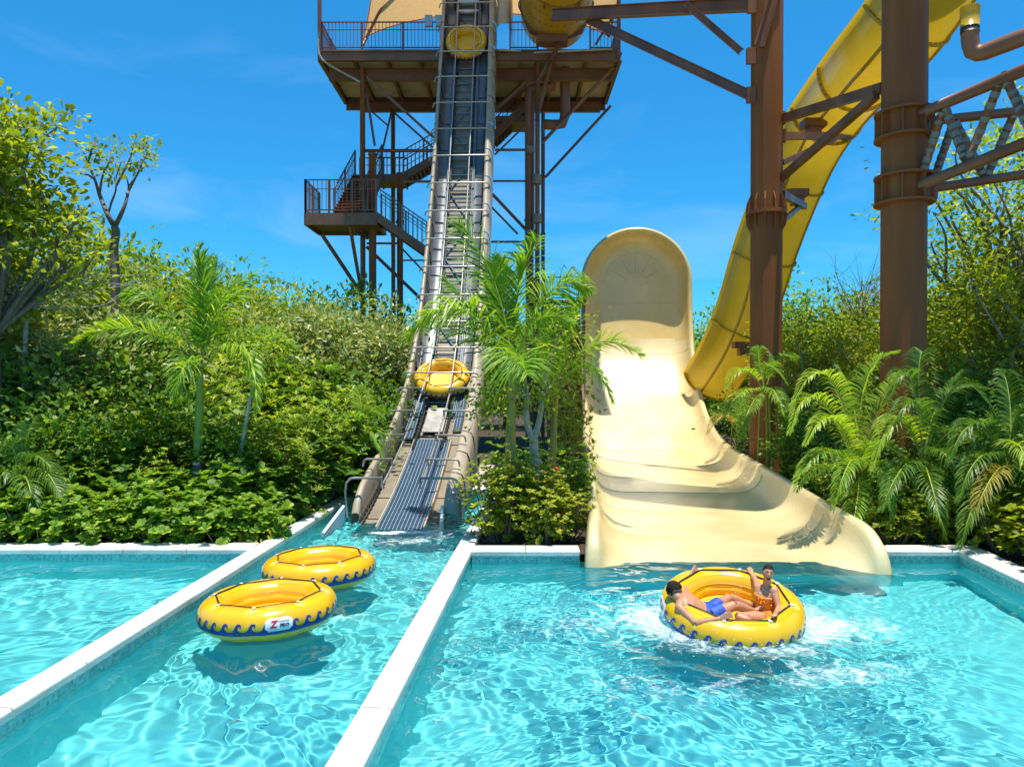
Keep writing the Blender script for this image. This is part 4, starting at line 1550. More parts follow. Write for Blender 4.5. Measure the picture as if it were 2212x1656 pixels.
def build_tower():
    root = thing("slide_tower", "tall brown steel tower with railed deck and zigzag stairs behind the conveyor", "tower", (-1.5, 36, 0))
    zt = px(1106, 107, YF).z
    zb = px(1106, 150, YF).z
    xl, xr = px(690, 107, YF).x, px(1340, 107, YF).x
    d = MB()
    d.box(((xl + xr) / 2, (YF + YB) / 2, zt - .05), (xr - xl, YB - YF, .10))
    d.build("deck_plate", M['brown2'], root)
    e = MB()
    e.ibeam((xl, YF, zt - .32), (xr, YF, zt - .32), .2, .42)
    e.ibeam((xl, YB, zt - .45), (xr, YB, zt - .45), .2, .7)
    e.ibeam((xl + .2, YF + 1.0, zt - .75), (xr - .1, YF + 1.0, zt - .75), .26, .55)
    e.ibeam((xl + .9, YB - .35, zt - .78), (xr - .3, YB - .35, zt - .78), .26, .5)
    for x in (xl, xr):
        e.ibeam((x, YF, zt - .33), (x, YB, zt - .33), .18, .38)
    e.build("deck_beam", M['brown2'], root)
    j = MB()
    n = 9
    for i in range(1, n):
        x = xl + (xr - xl) * i / n
        j.ibeam((x, YF + .1, zt - .38), (x, YB - .1, zt - .38), .13, .26)
    j.build("joist", M['brown2'], root)
    cr = MB()
    ridges = 44
    rs = []
    for i in range(ridges * 4 + 1):
        y = YF + .1 + (YB - YF - .2) * i / (ridges * 4)
        z = zt - .16 + (.035, .0, -.035, 0)[i % 4]
        rs.append([(xl + .05, y, z), (xr - .05, y, z)])
    cr.rings(rs, False, False, False, 0, False, flip=True)
    cr.build("corrugated_soffit", M['ceiling'], root)
    r_ = MB()
    cg0, cg1 = px(958, 107, YF).x, px(1078, 107, YF).x
    railing(r_, [(xl + .08, YF + .05, zt), (cg0, YF + .05, zt)])
    railing(r_, [(cg1 + .5, YF + .05, zt), (px(1190, 107, YF).x - .6, YF + .05, zt)])
    railing(r_, [(px(1275, 107, YF).x, YF + .05, zt), (xr - .08, YF + .05, zt), (xr - .08, YB, zt)])
    railing(r_, [(xl + .08, YF + .05, zt), (xl + .08, YB, zt), (xr - .08, YB, zt)])
    r_.build("deck_railing", M['brown'], root)
    for x in (xl + .02, xr - .08):
        p = MB(); p.beam((x, YF - .02, zt - .5), (x, YF - .02, zt + 4.5), .16, .16); p.build("corner_post", M['brown'], root)
    # legs
    for x, y0, Yd, r0, cap in ((783, 150, 34.4, .125, 0), (804.5, 333, 33.9, .175, 1), (849, 240, 38.3, .11, 0), (863.8, 375, 35.0, .15, 1), (1144, 190, 34.6, .19, 0), (1161, 125, 34.2, .11, 0), (1173, 240, 38.0, .10, 0)):
        p = MB()
        a = px(x, y0, Yd)
        p.tube([(a.x, a.y, 0), (a.x, a.y, a.z)], r0, 14)
        if cap: p.tube([(a.x, a.y, a.z - .06), (a.x, a.y, a.z + .03)], r0 * 1.15, 14)
        for z in (5.4, 10.8):
            p.tube([(a.x, a.y, z - .05), (a.x, a.y, z + .05)], r0 * 1.35, 14)
        p.build("leg", M['brown'], root)
    # pipe bundle wraps on the right-hand legs
    for x, y0, y1 in ((1160, 378, 398), (1160, 463, 482), (1145, 318, 330), (1146, 497, 508)):
        a = px(x, y1, 34.2); b = px(x, y0, 34.2)
        k = 6
        wr = MB()
        wr.tube([(a.x, a.y, a.z + (b.z - a.z) * i / k) for i in range(k + 1)], [.21 + .015 * (i % 2) for i in range(k + 1)], 12)
        wr.build("rope_wrap", M['rope'], root)
    # braces
    B = [((480, 470, 34.2), (890, 840, 34.6), .10), ((650, 690, 38.2), (890, 905, 36), .08), ((510, 680, 37.8), (615, 772, 38), .07), ((475, 540, 34.5), (530, 890, 34.4), .09), ((635, 670, 38.2), (565, 965, 35.5), .08),
         ((470, 920, 34.5), (895, 920, 34.8), .11), ((690, 1108, 35), (890, 1108, 35), .10), ((480, 1485, 34.5), (700, 1485, 35), .09), ((700, 1588, 35), (850, 1588, 35), .07),
         ((1270, 670, 34.4), (1480, 482, 34.4), .10), ((1262, 945, 36), (1452, 762, 36), .08), ((1262, 915, 34.6), (1452, 915, 34.6), .10), ((1250, 1105, 34.6), (1452, 1105, 34.6), .08), ((1248, 1185, 34.6), (1452, 1402, 34.6), .11),
         ((1243, 1265, 36), (1402, 1428, 36), .09), ((1238, 1475, 34.6), (1450, 1475, 34.6), .09), ((1550, 872, 34.3), (1985, 412, 34.0), .13), ((1570, 1082, 37.8), (1968, 648, 38.6), .11),
         ((1515, 740, 34.1), (1605, 380, 33.2), .14), ((1520, 505, 34), (1660, 265, 32.8), .16), ((480, 1505, 34.5), (850, 1860, 34.8), .12), ((700, 1520, 36), (860, 1690, 36), .09)]
    for a, b, w in B:
        m = MB(); pa, pb = c1(*a), c1(*b)
        m.tube([pa, pb], w * .5 + .02, 10) if w > .1 else m.beam(pa, pb, w, w)
        m.build("brace", M['brown'], root)
    # lower landing, reached by flights on both sides
    Y0, Y1 = 32.6, 35.0
    a = c2(70, 690, Y0); b = c2(800, 690, Y0); a2 = c2(230, 850, Y1)
    zL = c2(400, 655, Y0).z
    lm = MB()
    lm.box(((a.x + b.x) / 2, (Y0 + Y1) / 2, zL - .05), (b.x - a.x, Y1 - Y0, .08))
    lm.build("landing", M['brown2'], root)
    lb = MB()
    for yy in (Y0, Y1): lb.beam((a.x, yy, zL - .30), (b.x, yy, zL - .30), .12, .5)
    for xx in (a.x, b.x): lb.beam((xx, Y0, zL - .30), (xx, Y1, zL - .30), .12, .496)
    lb.box(((a.x + b.x) / 2, (Y0 + Y1) / 2, zL - .40), (b.x - a.x - .2, Y1 - Y0 - .2, .05))
    lb.build("landing_frame", M['brown2'], root)
    lr = MB()
    railing(lr, [(a.x, Y1, zL), (a.x, Y0, zL), (b.x, Y0, zL)], 1.45, .18, 1.0)
    lr.build("landing_railing", M['brown'], root)
    for p, q in (((240, 880, Y0 + .4), (640, 1480, 34.4)), ((530, 790, Y0), (650, 1480, 34.4)), ((700, 920, 34.3), (800, 850, 34.0)), ((560, 840, Y0 + .2), (690, 900, 34.4))):
        m = MB(); m.beam(c2(*p), c2(*q), .13, .13); m.build("knee_brace", M['brown'], root)

    def flight(p0, p1, w, wdir, name, nstep=12, steps=True):
        p0 = Vector(p0); p1 = Vector(p1); wd = Vector(wdir).normalized() * w
        fl = thing(name, None, None) if False else None
        for o in (Vector((0, 0, 0)), wd):
            m = MB()
            m.beam(p0 + o, p1 + o, .08, .36)
            m.build("stair_stringer", M['brown2'], root)
        t = MB()
        for i in range(nstep):
            c = p0.lerp(p1, (i + .5) / nstep) + wd / 2
            run = Vector((p1.x - p0.x, p1.y - p0.y, 0)); L = run.length / nstep
            ang = math.atan2(run.y, run.x)
            t.box(c, (L * 1.05, w - .1, .04), ang)
            t.box(c - Vector((0, 0, .12)) + run.normalized() * L * .45, (.02, w - .1, .22), ang)
        t.build("stair_treads", M['wood'], root)
        for o in (Vector((0, 0, 0)), wd):
            rl_ = MB()
            railing(rl_, [p0 + o + Vector((0, 0, .1)), p1 + o + Vector((0, 0, .1))], 1.2, .2, 1.3)
            rl_.build("stair_railing", M['brown'], root)
    # flight going down behind the conveyor
    flight((b.x, Y0 + .05, zL - .15), c2(1330, 1060, Y0 + .05), 1.3, (0, 1, 0), "flight_down")
    # flight rising away from the lower landing to the upper one
    zU = c2(600, 285, 36.6).z
    flight((c2(345, 640, 33.2).x, 33.6, zL), (c2(585, 275, 36.6).x, 36.6, zU), 1.7, (.87, -.5, 0), "flight_up", 14)
    # upper landing and the next flight
    ul0 = c2(575, 290, 36.6); ul1 = c2(1085, 290, 36.6)
    um = MB(); um.box(((ul0.x + ul1.x) / 2, 37.3, zU - .05), (ul1.x - ul0.x, 1.5, .3)); um.build("landing", M['brown2'], root)
    for xa, ya in ((ul0.x, 38.0), (ul0.x + 1.4, 36.6)):
        ur = MB(); railing(ur, [(xa, ya, zU), (ul1.x, ya, zU)], 1.35, .2, 1.5)
        ur.build("landing_railing", M['brown'], root)
    flight((ul1.x - .2, 36.6, zU - .1), c2(1420, 80, 36.6) + Vector((.6, 0, .3)), 1.3, (0, 1, 0), "flight_up2", 12)
    # top flight on the other side of the conveyor, seen from below
    q0 = c1(1255, 830, 36.2); q1 = c1(1400, 690, 36.2)
    flight(q0, q1 + (q1 - q0) * .35, 1.4, (0, 1, 0), "flight_top", 9)
    m = MB(); a = c1(1265, 700, 36.1); b = c1(1455, 720, 36.1); m.box(((a.x + b.x) / 2, 37, b.z), (b.x - a.x, 1.6, .28)); m.build("landing", M['brown2'], root)
    # drain pipes
    pp = MB()
    pts = [c1(1475, 1500, 34.6), c1(1475, 600, 34.6), c1(1478, 560, 34.6), c1(1500, 540, 34.7), c1(1590, 538, 34.8), c1(1612, 520, 34.8), c1(1615, 430, 34.8)]
    pp.tube(resample(catmull(pts, 6), .4), .23, 12)
    pp.build("drain_pipe", M['brown'], root)
    pp = MB()
    pts = [c1(1690, 420, 35), c1(1690, 700, 35), c1(1685, 745, 35), c1(1650, 762, 35), c1(1560, 760, 35)]
    pp.tube(resample(catmull(pts, 6), .4), .24, 12)
    pp.build("drain_pipe", M['brown'], root)
    pc = MB()
    pts = [c1(188, 200, 33.4), c1(186, 320, 33.4), c1(215, 370, 33.4), c1(300, 425, 33.8), c1(440, 500, 34.2)]
    pc.tube(resample(catmull(pts, 8), .3), .05, 8)
    pc.build("conduit", M['pvc'], root)
    pc = MB()
    pc.tube([c1(1285, 305, 33.3), c1(1420, 312, 33.3)], .05, 8); pc.tube([c1(1500, 322, 33.3), c1(1980, 300, 33.3)], .05, 8)
    pc.build("conduit", M['pvc'], root)
    for x in (858, 928):
        bx = MB(); p = c1(x, 130, 33.55); bx.box(p, (.34 if x < 900 else .44, .14, .5)); bx.build("junction_box", M['grey_box'], root)
    # the tan shade sail stretched over the deck
    s = MB()
    nx_, ny_ = 46, 14
    A = c1(460, 245, 35.2); Bp = c1(1962, 232, 35.2)
    tl = px(720, -440, 29.5); tr_ = px(1420, -400, 29.5)
    rs = []
    for i in range(nx_ + 1):
        u = i / nx_
        bot = A.lerp(Bp, u); bot.z += 1.28 * (1 - (2 * u - 1) ** 2) ** .8 * 1.25; bot.y += .8 * math.sin(math.pi * u)
        top = tl.lerp(tr_, u)
        col_ = []
        for k in range(ny_ + 1):
            v = k / ny_
            p = bot.lerp(top, v)
            pinch = math.sin(math.pi * v) * (.9 if u < .5 else 0) * abs(2 * u - 1) ** 3
            p.x += pinch
            p.y += .5 * math.sin(math.pi * v)
            col_.append(p)
        rs.append(col_)
    s.rings(rs, False, False, False, 0, True)
    sail = s.build("shade_sail", M['sail'], root)
    ed = MB()
    ed.tube([r0[0] for r0 in rs], .03, 6); ed.tube(rs[0], .03, 6); ed.tube(rs[-1], .03, 6)
    ed.build("sail_hem", M['sail'], sail)
    sp = MB()
    sp.tube([c1(455, 280, 35.0), c1(605, -20, 34.8), c1(690, -200, 34.6)], .07, 8)
    sp.build("sail_strut", M['brown'], root)
    sp = MB()
    sp.tube([c1(1875, 275, 35.0), c1(1985, 100, 34.8)], .06, 8); sp.tube([c1(1962, 225, 35.0), c1(1860, 90, 34.8)], .08, 8)
    sp.build("sail_strut", M['brown'], root)
    return root


build_tower()


# ------------------------------------------------------------------ yellow flume
def trough(mb, pts, Rr, ups, a0=-100, a1=100, seg=20, lip=.0, mat=0):
    rs = []
    for i, p in enumerate(pts):
        t = (pts[min(i + 1, len(pts) - 1)] - pts[max(i - 1, 0)]).normalized()
        up = ups(p, t)
        s = t.cross(up).normalized(); n = s.cross(t).normalized()
        sec = []
        for k in range(seg + 1):
            a = R(a0 + (a1 - a0) * k / seg)
            sec.append((math.sin(a) * Rr, -math.cos(a) * Rr))
        sec = [(sec[0][0] - lip, sec[0][1] + .02)] + sec + [(sec[-1][0] + lip, sec[-1][1] + .02)] if lip else sec
        rs.append([p + s * x + n * h for x, h in sec])
    mb.rings(rs, False, False, False, mat, True)
    return rs


def build_flume():
    root = thing("yellow_flume", "yellow open flume curving down between the two brown columns to the beige wall", "water slide", (9, 27, 0))
    key = [(2190, -330, 17.6), (2105, -190, 18.6), (2022, -62, 19.6), (1945, 55, 20.6), (1893, 112, 22.0), (1826, 192, 24.8), (1778, 258, 26.6), (1736, 330, 27.8), (1698, 415, 28.7), (1664, 505, 29.5), (1630, 612, 30.4), (1596, 705, 31.2), (1562, 775, 32.1), (1538, 815, 33.0)]
    pts = resample(catmull([px(*k) for k in key], 10), .25)
    up = lambda p, t: Vector((0, .25, 1))
    Rr = 1.22
    m = MB()
    rs = trough(m, pts, Rr, up, -98, 98, 24, .14)
    m.build("flume_channel", M['yellow'], root)
    # flanges across and bolted seams along
    L = 0
    nxt = .8
    for i in range(1, len(pts)):
        L += (pts[i] - pts[i - 1]).length
        if L > nxt or i == len(pts) - 1:
            nxt = L + 2.9
            f = MB()
            c = pts[i]
            r0 = [p + (p - c).normalized() * .0 for p in rs[i][1:-1]]
            r1 = [p + (p - c).normalized() * .11 for p in rs[i][1:-1]]
            t = (pts[i] - pts[i - 1]).normalized() * .035
            f.rings([[a - t for a in r0], [a - t for a in r1], [a + t for a in r1], [a + t for a in r0]], False, False, False, 0, False)
            for k in range(2, len(r1) - 1, 1):
                b = (r0[k] + r1[k]) / 2 - t * 1.1
                f.ellipsoid(b, (.025, .025, .025), None, 5, 3, 1)
            f.build("joint_flange", [M['yellow'], M['brown2']], root)
    for k in (8, 18):
        se = MB()
        ln = [(r_[k] - c) * 1.02 + c for r_, c in zip(rs, pts)]
        for a, b in zip(ln, ln[1:]): se.beam(a, b, .05, .10)
        se.build("bolted_seam", M['yellow'], root)
    # steel saddles under the flume
    for (x, y, Yd, w) in ((1757, 268, 26.2, .75), (1722, 418, 28.2, .7), (1608, 745, 31.0, .9)):
        s = MB(); p = px(x, y, Yd - 1.1)
        s.box(p, (w, .5, .26)); s.box(p - Vector((0, 0, .28)), (w * .55, .4, .3))
        s.build("saddle", M['brown'], root)
    # drain stub and elbow pipe
    ds = MB(); a = px(2095, 38, 15.0); b = px(2095, 60, 15.0)
    ds.tube([a + Vector((0, 0, .2)), b], [.185, .17], 14); ds.build("drain_stub", M['yellow'], root)
    ds = MB(); ds.tube([b, px(2095, 72, 15.0)], .175, 14); ds.build("coupling", M['black'], root)
    dp = MB()
    pp = [px(2095, 72, 15.0), px(2096, 92, 15), px(2102, 112, 15), px(2122, 114, 14.9), px(2150, 104, 14.7), px(2250, 66, 14.0), px(2420, 0, 13.0)]
    dp.tube(resample(catmull(pp, 8), .12), .165, 14); dp.build("drain_pipe", M['brown'], root)
    return root


build_flume()


def build_tube():
    """the closed yellow tube leaving the tower deck and turning over the pool above the frame"""
    root = thing("yellow_tube", "huge yellow tube slide poking out over the tower deck", "tube slide", (1.9, 33, 19))
    zc = px(1200, 82, 33.2).z + 1.62
    pts = [Vector((2.0, 34.6, zc + .05)), Vector((2.0, 33.2, zc)), Vector((2.0, 30, zc - .1)), Vector((2.0, 26.5, zc - .2)), Vector((2.6, 22.6, zc - .3)), Vector((4.6, 19.6, zc - .5)), Vector((7.2, 18.0, zc - .7)), Vector((10.5, 17.2, zc - .9)), Vector((14, 16.6, zc - 1.1))]
    pts = resample(catmull(pts, 10), .3)
    m = MB()
    m.tube(pts, 1.58, 36, caps=False)
    m.build("tube_shell", M['yellow'], root)
    for y, mt in ((33.3, 1), (32.2, 0), (31.3, 0), (30.4, 0), (29.2, 0)):
        i = min(range(len(pts) // 2), key=lambda k: abs(pts[k].y - y))
        c = pts[i]
        f = MB()
        if mt:
            f.tube([c + Vector((0, .3, 0)), c - Vector((0, .06, 0))], 1.72, 8, mat=1, smooth=False, caps=True)
        else:
            f.tube([c + Vector((0, .03, 0)), c - Vector((0, .03, 0))], 1.62, 36, mat=0, caps=False)
        for k in range(36):
            a = 2 * math.pi * k / 36
            f.ellipsoid(c + Vector((1.62 * math.cos(a), -.10, 1.62 * math.sin(a))), (.03, .03, .03), None, 5, 3, 1)
        f.build("joint_flange", [M['yellow'], M['brown2']], root)
    s = MB()
    a = c1(1560, 25, 30.5); b = c1(1785, 25, 30.5)
    s.box((a + b) / 2 + Vector((0, 0, .1)), (b.x - a.x, .5, .35)); s.build("saddle", M['brown2'], root)
    s = MB()
    p = c1(1610, 250, 33.1)
    s.box(p, (1.4, .6, .3)); s.build("saddle", M['brown2'], root)


build_tube()


# ------------------------------------------------------------------ the two big columns and their steelwork
def column(label, x, Yd, r0, flange_y, ys):
    c = px(x, 828, Yd)
    root = thing("steel_column", label, "column", (c.x, c.y, 0))
    m = MB()
    m.tube([(c.x, c.y, 0), (c.x, c.y, 20.5)], r0, 12, smooth=False)
    m.build("shaft", M['column'], root)
    return root, c


def ring_flange(mb, c, z, r0, r1, h):
    mb.lathe([(r0, z - h), (r1, z - h), (r1, z + h), (r0, z + h)], (c.x, c.y, 0), 28, smooth=False)


rootA, cA = column("tall brown column between the beige slide wall and the yellow flume", 1654, 23.5, .50, 0, 0)
f = MB()
zf = px(1654, 461, 23.5).z
ring_flange(f, cA, zf, .45, .64, .06)
for k in range(12):
    a = 2 * math.pi * k / 12 + .13
    d = Vector((math.cos(a), math.sin(a), 0)); s = Vector((-d.y, d.x, 0)) * .018
    for sg in (-1, 1):
        base = Vector((cA.x, cA.y, zf + sg * .06))
        tri = [base + d * .48, base + d * .63, base + d * .60 + Vector((0, 0, sg * .3)), base + d * .48 + Vector((0, 0, sg * .55))]
        f.add([p + s for p in tri] + [p - s for p in tri], [(0, 1, 2, 3), (7, 6, 5, 4), (0, 4, 5, 1), (1, 5, 6, 2), (2, 6, 7, 3), (3, 7, 4, 0)])
    f.tube([Vector((cA.x, cA.y, zf - .11)) + d * .585 + s * 6, Vector((cA.x, cA.y, zf + .11)) + d * .585 + s * 6], .03, 6)
f.build("splice_flange", M['column'], rootA)
for (a, b, w) in (((1624, 10, 23.3), (1193, 33, 27.5), (.20, .42)), ((1480, 8, 24.4), (1600, 112, 23.4), (.13, .22)), ((1270, 42, 26.9), (1622, 208, 23.3), (.20, .30)), ((1640, 100, 23.0), (1680, -40, 23.0), (.14, .3))):
    m = MB(); m.ibeam(px(*a), px(*b), w[0], w[1], .03); m.build("brace", M['brown'], rootA)
for (x, y) in ((1622, 122), (1622, 206), (1624, 12)):
    m = MB(); m.box(px(x, y, 23.25), (.28, .12, .5)); m.build("gusset_plate", M['brown'], rootA)
# struts that hold the flume between the columns
for (a, b, w) in (((1686, 258, 23.5), (1908, 190, 18.2), .2), ((1692, 294, 23.5), (1836, 294, 26), .18), ((1690, 352, 23.5), (1836, 285, 25.8), .13), ((1684, 388, 23.4), (1893, 205, 18.3), .17), ((1690, 420, 23.6), (1738, 446, 27.0), .18), ((1690, 478, 23.6), (1730, 444, 26.6), .12)):
    m = MB(); m.beam(px(*a), px(*b), w, w * 1.25); m.build("strut", M['brown'], rootA)
for (x, y) in ((1688, 256), (1690, 294), (1686, 388)):
    m = MB(); m.box(px(x, y, 23.45), (.2, .2, .4)); m.build("gusset_plate", M['brown'], rootA)

rootB, cB = column("tall brown column with ring collars beside the wrapped truss", 1950, 17.6, .50, 0, 0)
for y in (245, 300, 383, 440):
    f = MB(); z = px(1950, y, 17.6).z
    ring_flange(f, cB, z, .47, .66, .028)
    f.build("ring_collar", M['column'], rootB)
f = MB()
for y0, y1 in ((245, 300), (383, 440)):
    z0 = px(1950, y1, 17.6).z + .03; z1 = px(1950, y0, 17.6).z - .03
    for k in range(8):
        a = 2 * math.pi * k / 8 + .25
        d = Vector((math.cos(a), math.sin(a), 0))
        f.beam(Vector((cB.x, cB.y, z0)) + d * .555, Vector((cB.x, cB.y, z1)) + d * .555, .17, .03, up=Vector((-d.y, d.x, 0)))
f.build("stiffener", M['column'], rootB)

tr = thing("truss_beam", "brown tubular truss with rope wrapped web members reaching out of frame", "truss", (10.4, 16.5, 9))
zu, zl = px(1985, 248, 17.6).z, px(1985, 404, 17.6).z
ch = [[px(1988, 246, 17.25), px(2212, 152, 14.7)], [px(2005, 262, 17.9), px(2212, 240, 17.2)], [px(1984, 402, 17.25), px(2212, 310, 14.7)], [px(2005, 408, 17.9), px(2212, 377, 17.2)]]
for a, b in ch:
    m = MB(); m.tube([a, b + (b - a) * .9], .125 if (a - ch[0][0]).length < .01 or (a - ch[2][0]).length < .01 else .11, 14)
    m.build("chord", M['brown'], tr)
for (a, b) in (((1988, 252), (1978, 272)), ((2010, 268), (2008, 282)), ((1984, 408), (1976, 420)), ((2008, 412), (2010, 424))):
    m = MB(); m.box(px(a[0] - 6, a[1] + 6, 17.4), (.42, .18, .30)); m.build("gusset_plate", M['brown'], tr)
W = [((2037, 240, 16.6), (1993, 375, 17.1)), ((2042, 236, 16.6), (2088, 350, 16.0)), ((2165, 165, 15.2), (2090, 350, 16.0)), ((2168, 160, 15.2), (2230, 290, 14.5)), ((2058, 268, 17.7), (2020, 380, 17.7)), ((2062, 262, 17.6), (2128, 385, 17.5)), ((2190, 246, 17.3), (2130, 385, 17.5)), ((2240, 150, 14.5), (2235, 300, 14.5))]
for a, b in W:
    pa, pb = px(*a), px(*b)
    m = MB(); m.tube([pa, pb], .088, 12)
    wbm = m.build("web_member", M['brown'], tr)
    m = MB()
    n = 7
    for k in range(n):
        u0 = (k + .25 * rnd.random()) / n; u1 = u0 + (.35 + .4 * rnd.random()) / n
        q = 6
        m.tube([pa.lerp(pb, u0 + (u1 - u0) * i / q) for i in range(q + 1)], [.095 + .004 * (i % 2) for i in range(q + 1)], 12)
    m.build("rope_wrap", M['rope'], wbm)


# ------------------------------------------------------------------ vegetation
def nrm(a): return a / np.maximum(np.linalg.norm(a, axis=1, keepdims=True), 1e-9)


def leaves(pos, d, n, L, W, shape='rhomb', sag=.12):
    """folded leaves: pos, direction d, face normal n (all Nx3); returns V,F (triangles)"""
    d = nrm(d)
    s = np.cross(n, d); s = nrm(s); n = np.cross(d, s)
    L = np.asarray(L).reshape(-1, 1) * np.ones((len(pos), 1)); W = np.asarray(W).reshape(-1, 1) * np.ones((len(pos), 1))
    if shape == 'rhomb':
        v = [pos, pos + d * L * .45 + s * W * .5 + n * L * .07, pos + d * L - n * L * sag, pos + d * L * .45 - s * W * .5 + n * L * .07]
        f = [(0, 2, 1), (0, 3, 2)]
    else:
        v = [pos, pos + d * L * .35 + s * W * .34 + n * L * .05, pos + d * L * .35 - s * W * .34 + n * L * .05,
             pos + d * L * .75 + s * W * .5 + n * L * .02, pos + d * L * .75 - s * W * .5 + n * L * .02, pos + d * L - n * L * sag]
        f = [(0, 2, 1), (1, 2, 4), (1, 4, 3), (3, 4, 5)]
    k = len(v)
    V = np.stack(v, 1).reshape(-1, 3)
    F = (np.arange(len(pos))[:, None, None] * k + np.array(f)[None]).reshape(-1, 3)
    return V, F


class Leafage:
    def __init__(self): self.V = []; self.F = []; self.n = 0

    def add(self, V, F):
        self.V.append(V); self.F.append(F + self.n); self.n += len(V)

    def build(self, name, mat, parent, origin=(0, 0, 0)):
        V = np.concatenate(self.V) - np.array(origin)
        return link_mesh(name, np_mesh(name, V, np.concatenate(self.F)), [mat], parent)


def clump_centres(r, zc, rh, n, rs, lobes=3):
    """points through an uneven crown"""
    u = nrm(rs.normal(size=(n, 3)))
    rad = rs.random(n) ** .45
    ph = rs.random(3) * 7
    az = np.arctan2(u[:, 1], u[:, 0])
    wob = 1 + .22 * np.sin(lobes * az + ph[0]) + .16 * np.sin((lobes + 2) * az + ph[1] + 3 * u[:, 2])
    p = u * (rad * wob)[:, None] * np.array([r, r, rh])
    p[:, 2] += zc
    return p


def crown(lf, C, cr, per, L, W, rs, shape='rhomb', ctr=None, up=.9, flat=.75, droop=.15):
    N = len(C) * per
    base = np.repeat(C, per, 0)
    crr = np.repeat(cr * (.55 + .9 * rs.random(len(C))), per)
    g_ = rs.normal(size=(N, 3)) * np.array([1, 1, flat])
    off = g_ * (crr * .5)[:, None]
    pos = base + off
    c = np.array(ctr if ctr is not None else C.mean(0))
    d = nrm(off) * .9 + nrm(pos - c) * .6 + rs.normal(size=(N, 3)) * .45
    d[:, 2] -= droop
    n = rs.normal(size=(N, 3)) * .55 + np.array([0, 0, up]) + nrm(pos - c) * .35
    sc = .65 + .7 * rs.random(N)
    lf.add(*leaves(pos, d, n, L * sc, W * sc, shape))


def limb_paths(C, base, rs, k, fork=.45):
    """trunk point -> forks -> a share of the clump centres"""
    out = []
    idx = rs.permutation(len(C))[:k]
    for i in idx:
        t = Vector(C[i]); b = Vector(base)
        m = b.lerp(t, fork) + Vector(rs.normal(size=3) * .12 * (t - b).length)
        m.z = max(m.z, b.z + .2)
        m2 = b.lerp(t, .8) + Vector(rs.normal(size=3) * .06 * (t - b).length)
        out.append([b, m, m2, t])
    return out


def make_shrub(name, label, cat, group, seed, h, r, mat, n, per, L, W, cr=.35, shape='rhomb', z0=.25, stem='bark', nst=9, foliage='foliage'):
    rs = np.random.default_rng(seed)
    root = thing(name, label, cat, (0, 0, 0), 0, group)
    zc = h * (z0 + 1) / 2; rh = h * (1 - z0) / 2
    C = clump_centres(r, zc, rh, n, rs)
    lf = Leafage(); crown(lf, C, cr, per, L, W, rs, shape, (0, 0, h * .35))
    lf.build(foliage, M[mat], root)
    m = MB()
    for p in limb_paths(C, (0, 0, 0), rs, nst):
        p[0] = p[0] + Vector((rs.normal() * .1, rs.normal() * .1, 0))
        m.tube(catmull(p, 3), list(np.linspace(.022, .006, 10)), 5)
    m.build("stems", M[stem], root)
    return root


def make_rosette_shrub(name, label, cat, group, seed, h, r, mat, n, L, W, flowers=0):
    rs = np.random.default_rng(seed)
    root = thing(name, label, cat, (0, 0, 0), 0, group)
    C = clump_centres(r, h * .5, h * .52, n, rs)
    C = C[C[:, 2] > .06]
    lf = Leafage()
    per = 9
    base = np.repeat(C, per, 0); N = len(base)
    out = nrm(base - np.array([0, 0, h * .1])); axis = nrm(out * .8 + np.array([0, 0, .9]) + rs.normal(size=(N, 3)) * .05)
    a = np.tile(np.arange(per) / per * 2 * np.pi, len(C)) + np.repeat(rs.random(len(C)) * 7, per)
    t1 = nrm(np.cross(axis, np.array([.3, .2, 1.0]))); t2 = np.cross(axis, t1)
    rad = t1 * np.cos(a)[:, None] + t2 * np.sin(a)[:, None]
    tilt = (.25 + .7 * rs.random(N))[:, None]
    d = rad + axis * tilt
    nn = axis - rad * tilt * .6
    sc = .65 + .6 * rs.random(N)
    lf.add(*leaves(base, d, nn, L * sc, W * sc, 'oval'))
    lf.build("foliage", M[mat], root)
    m = MB()
    for i in rs.permutation(len(C))[:26]:
        t = Vector(C[i]); b = Vector((t.x * .3, t.y * .3, 0))
        m.tube([b, b.lerp(t, .5) + Vector((0, 0, -.08)), t], [.016, .012, .008], 5)
    m.build("stems", M['bark'], root)
    if flowers:
        for i in rs.permutation(len(C))[:flowers]:
            f = MB()
            c = Vector(C[i]) + Vector(nrm(C[i:i + 1] - np.array([[0, 0, h * .3]]))[0]) * .08
            for k in range(14):
                dd = Vector(rs.normal(size=3)); dd.normalize()
                f.ellipsoid(c + dd * .032, (.022, .022, .014), None, 5, 4)
            f.build("flower_head", M['flower'], root)
    return root


def make_tree(name, label, cat, group, seed, h, r, mat, n, per, L, W, cr=.7, z0=.35, trunk_r=.12, limbs=14, shape='rhomb', barkm='bark', lean=(0, 0), fork_z=None, droop=.15, flat=.7):
    rs = np.random.default_rng(seed)
    root = thing(name, label, cat, (0, 0, 0), 0, group)
    zc = h * (z0 + 1) / 2; rh = h * (1 - z0) / 2
    C = clump_centres(r, zc, rh, n, rs)
    C[:, 0] += lean[0]; C[:, 1] += lean[1]
    lf = Leafage(); crown(lf, C, cr, per, L, W, rs, shape, (lean[0], lean[1], h * .5), flat=flat, droop=droop)
    lf.build("crown", M[mat], root)
    fz = fork_z or h * max(.22, z0 - .08)
    fk = Vector((lean[0] * .4, lean[1] * .4, fz))
    m = MB()
    m.tube(catmull([Vector((0, 0, -.1)), Vector((lean[0] * .1 + rs.normal() * .05, rs.normal() * .05, fz * .5)), fk], 5), list(np.linspace(trunk_r, trunk_r * .7, 11)), 8)
    tr_ = m.build("trunk", M[barkm], root)
    m = MB()
    for p in limb_paths(C, fk, rs, limbs):
        m.tube(catmull(p, 4), list(np.linspace(trunk_r * .55, .012, 13)), 6)
    m.build("limbs", M[barkm], root)
    return root


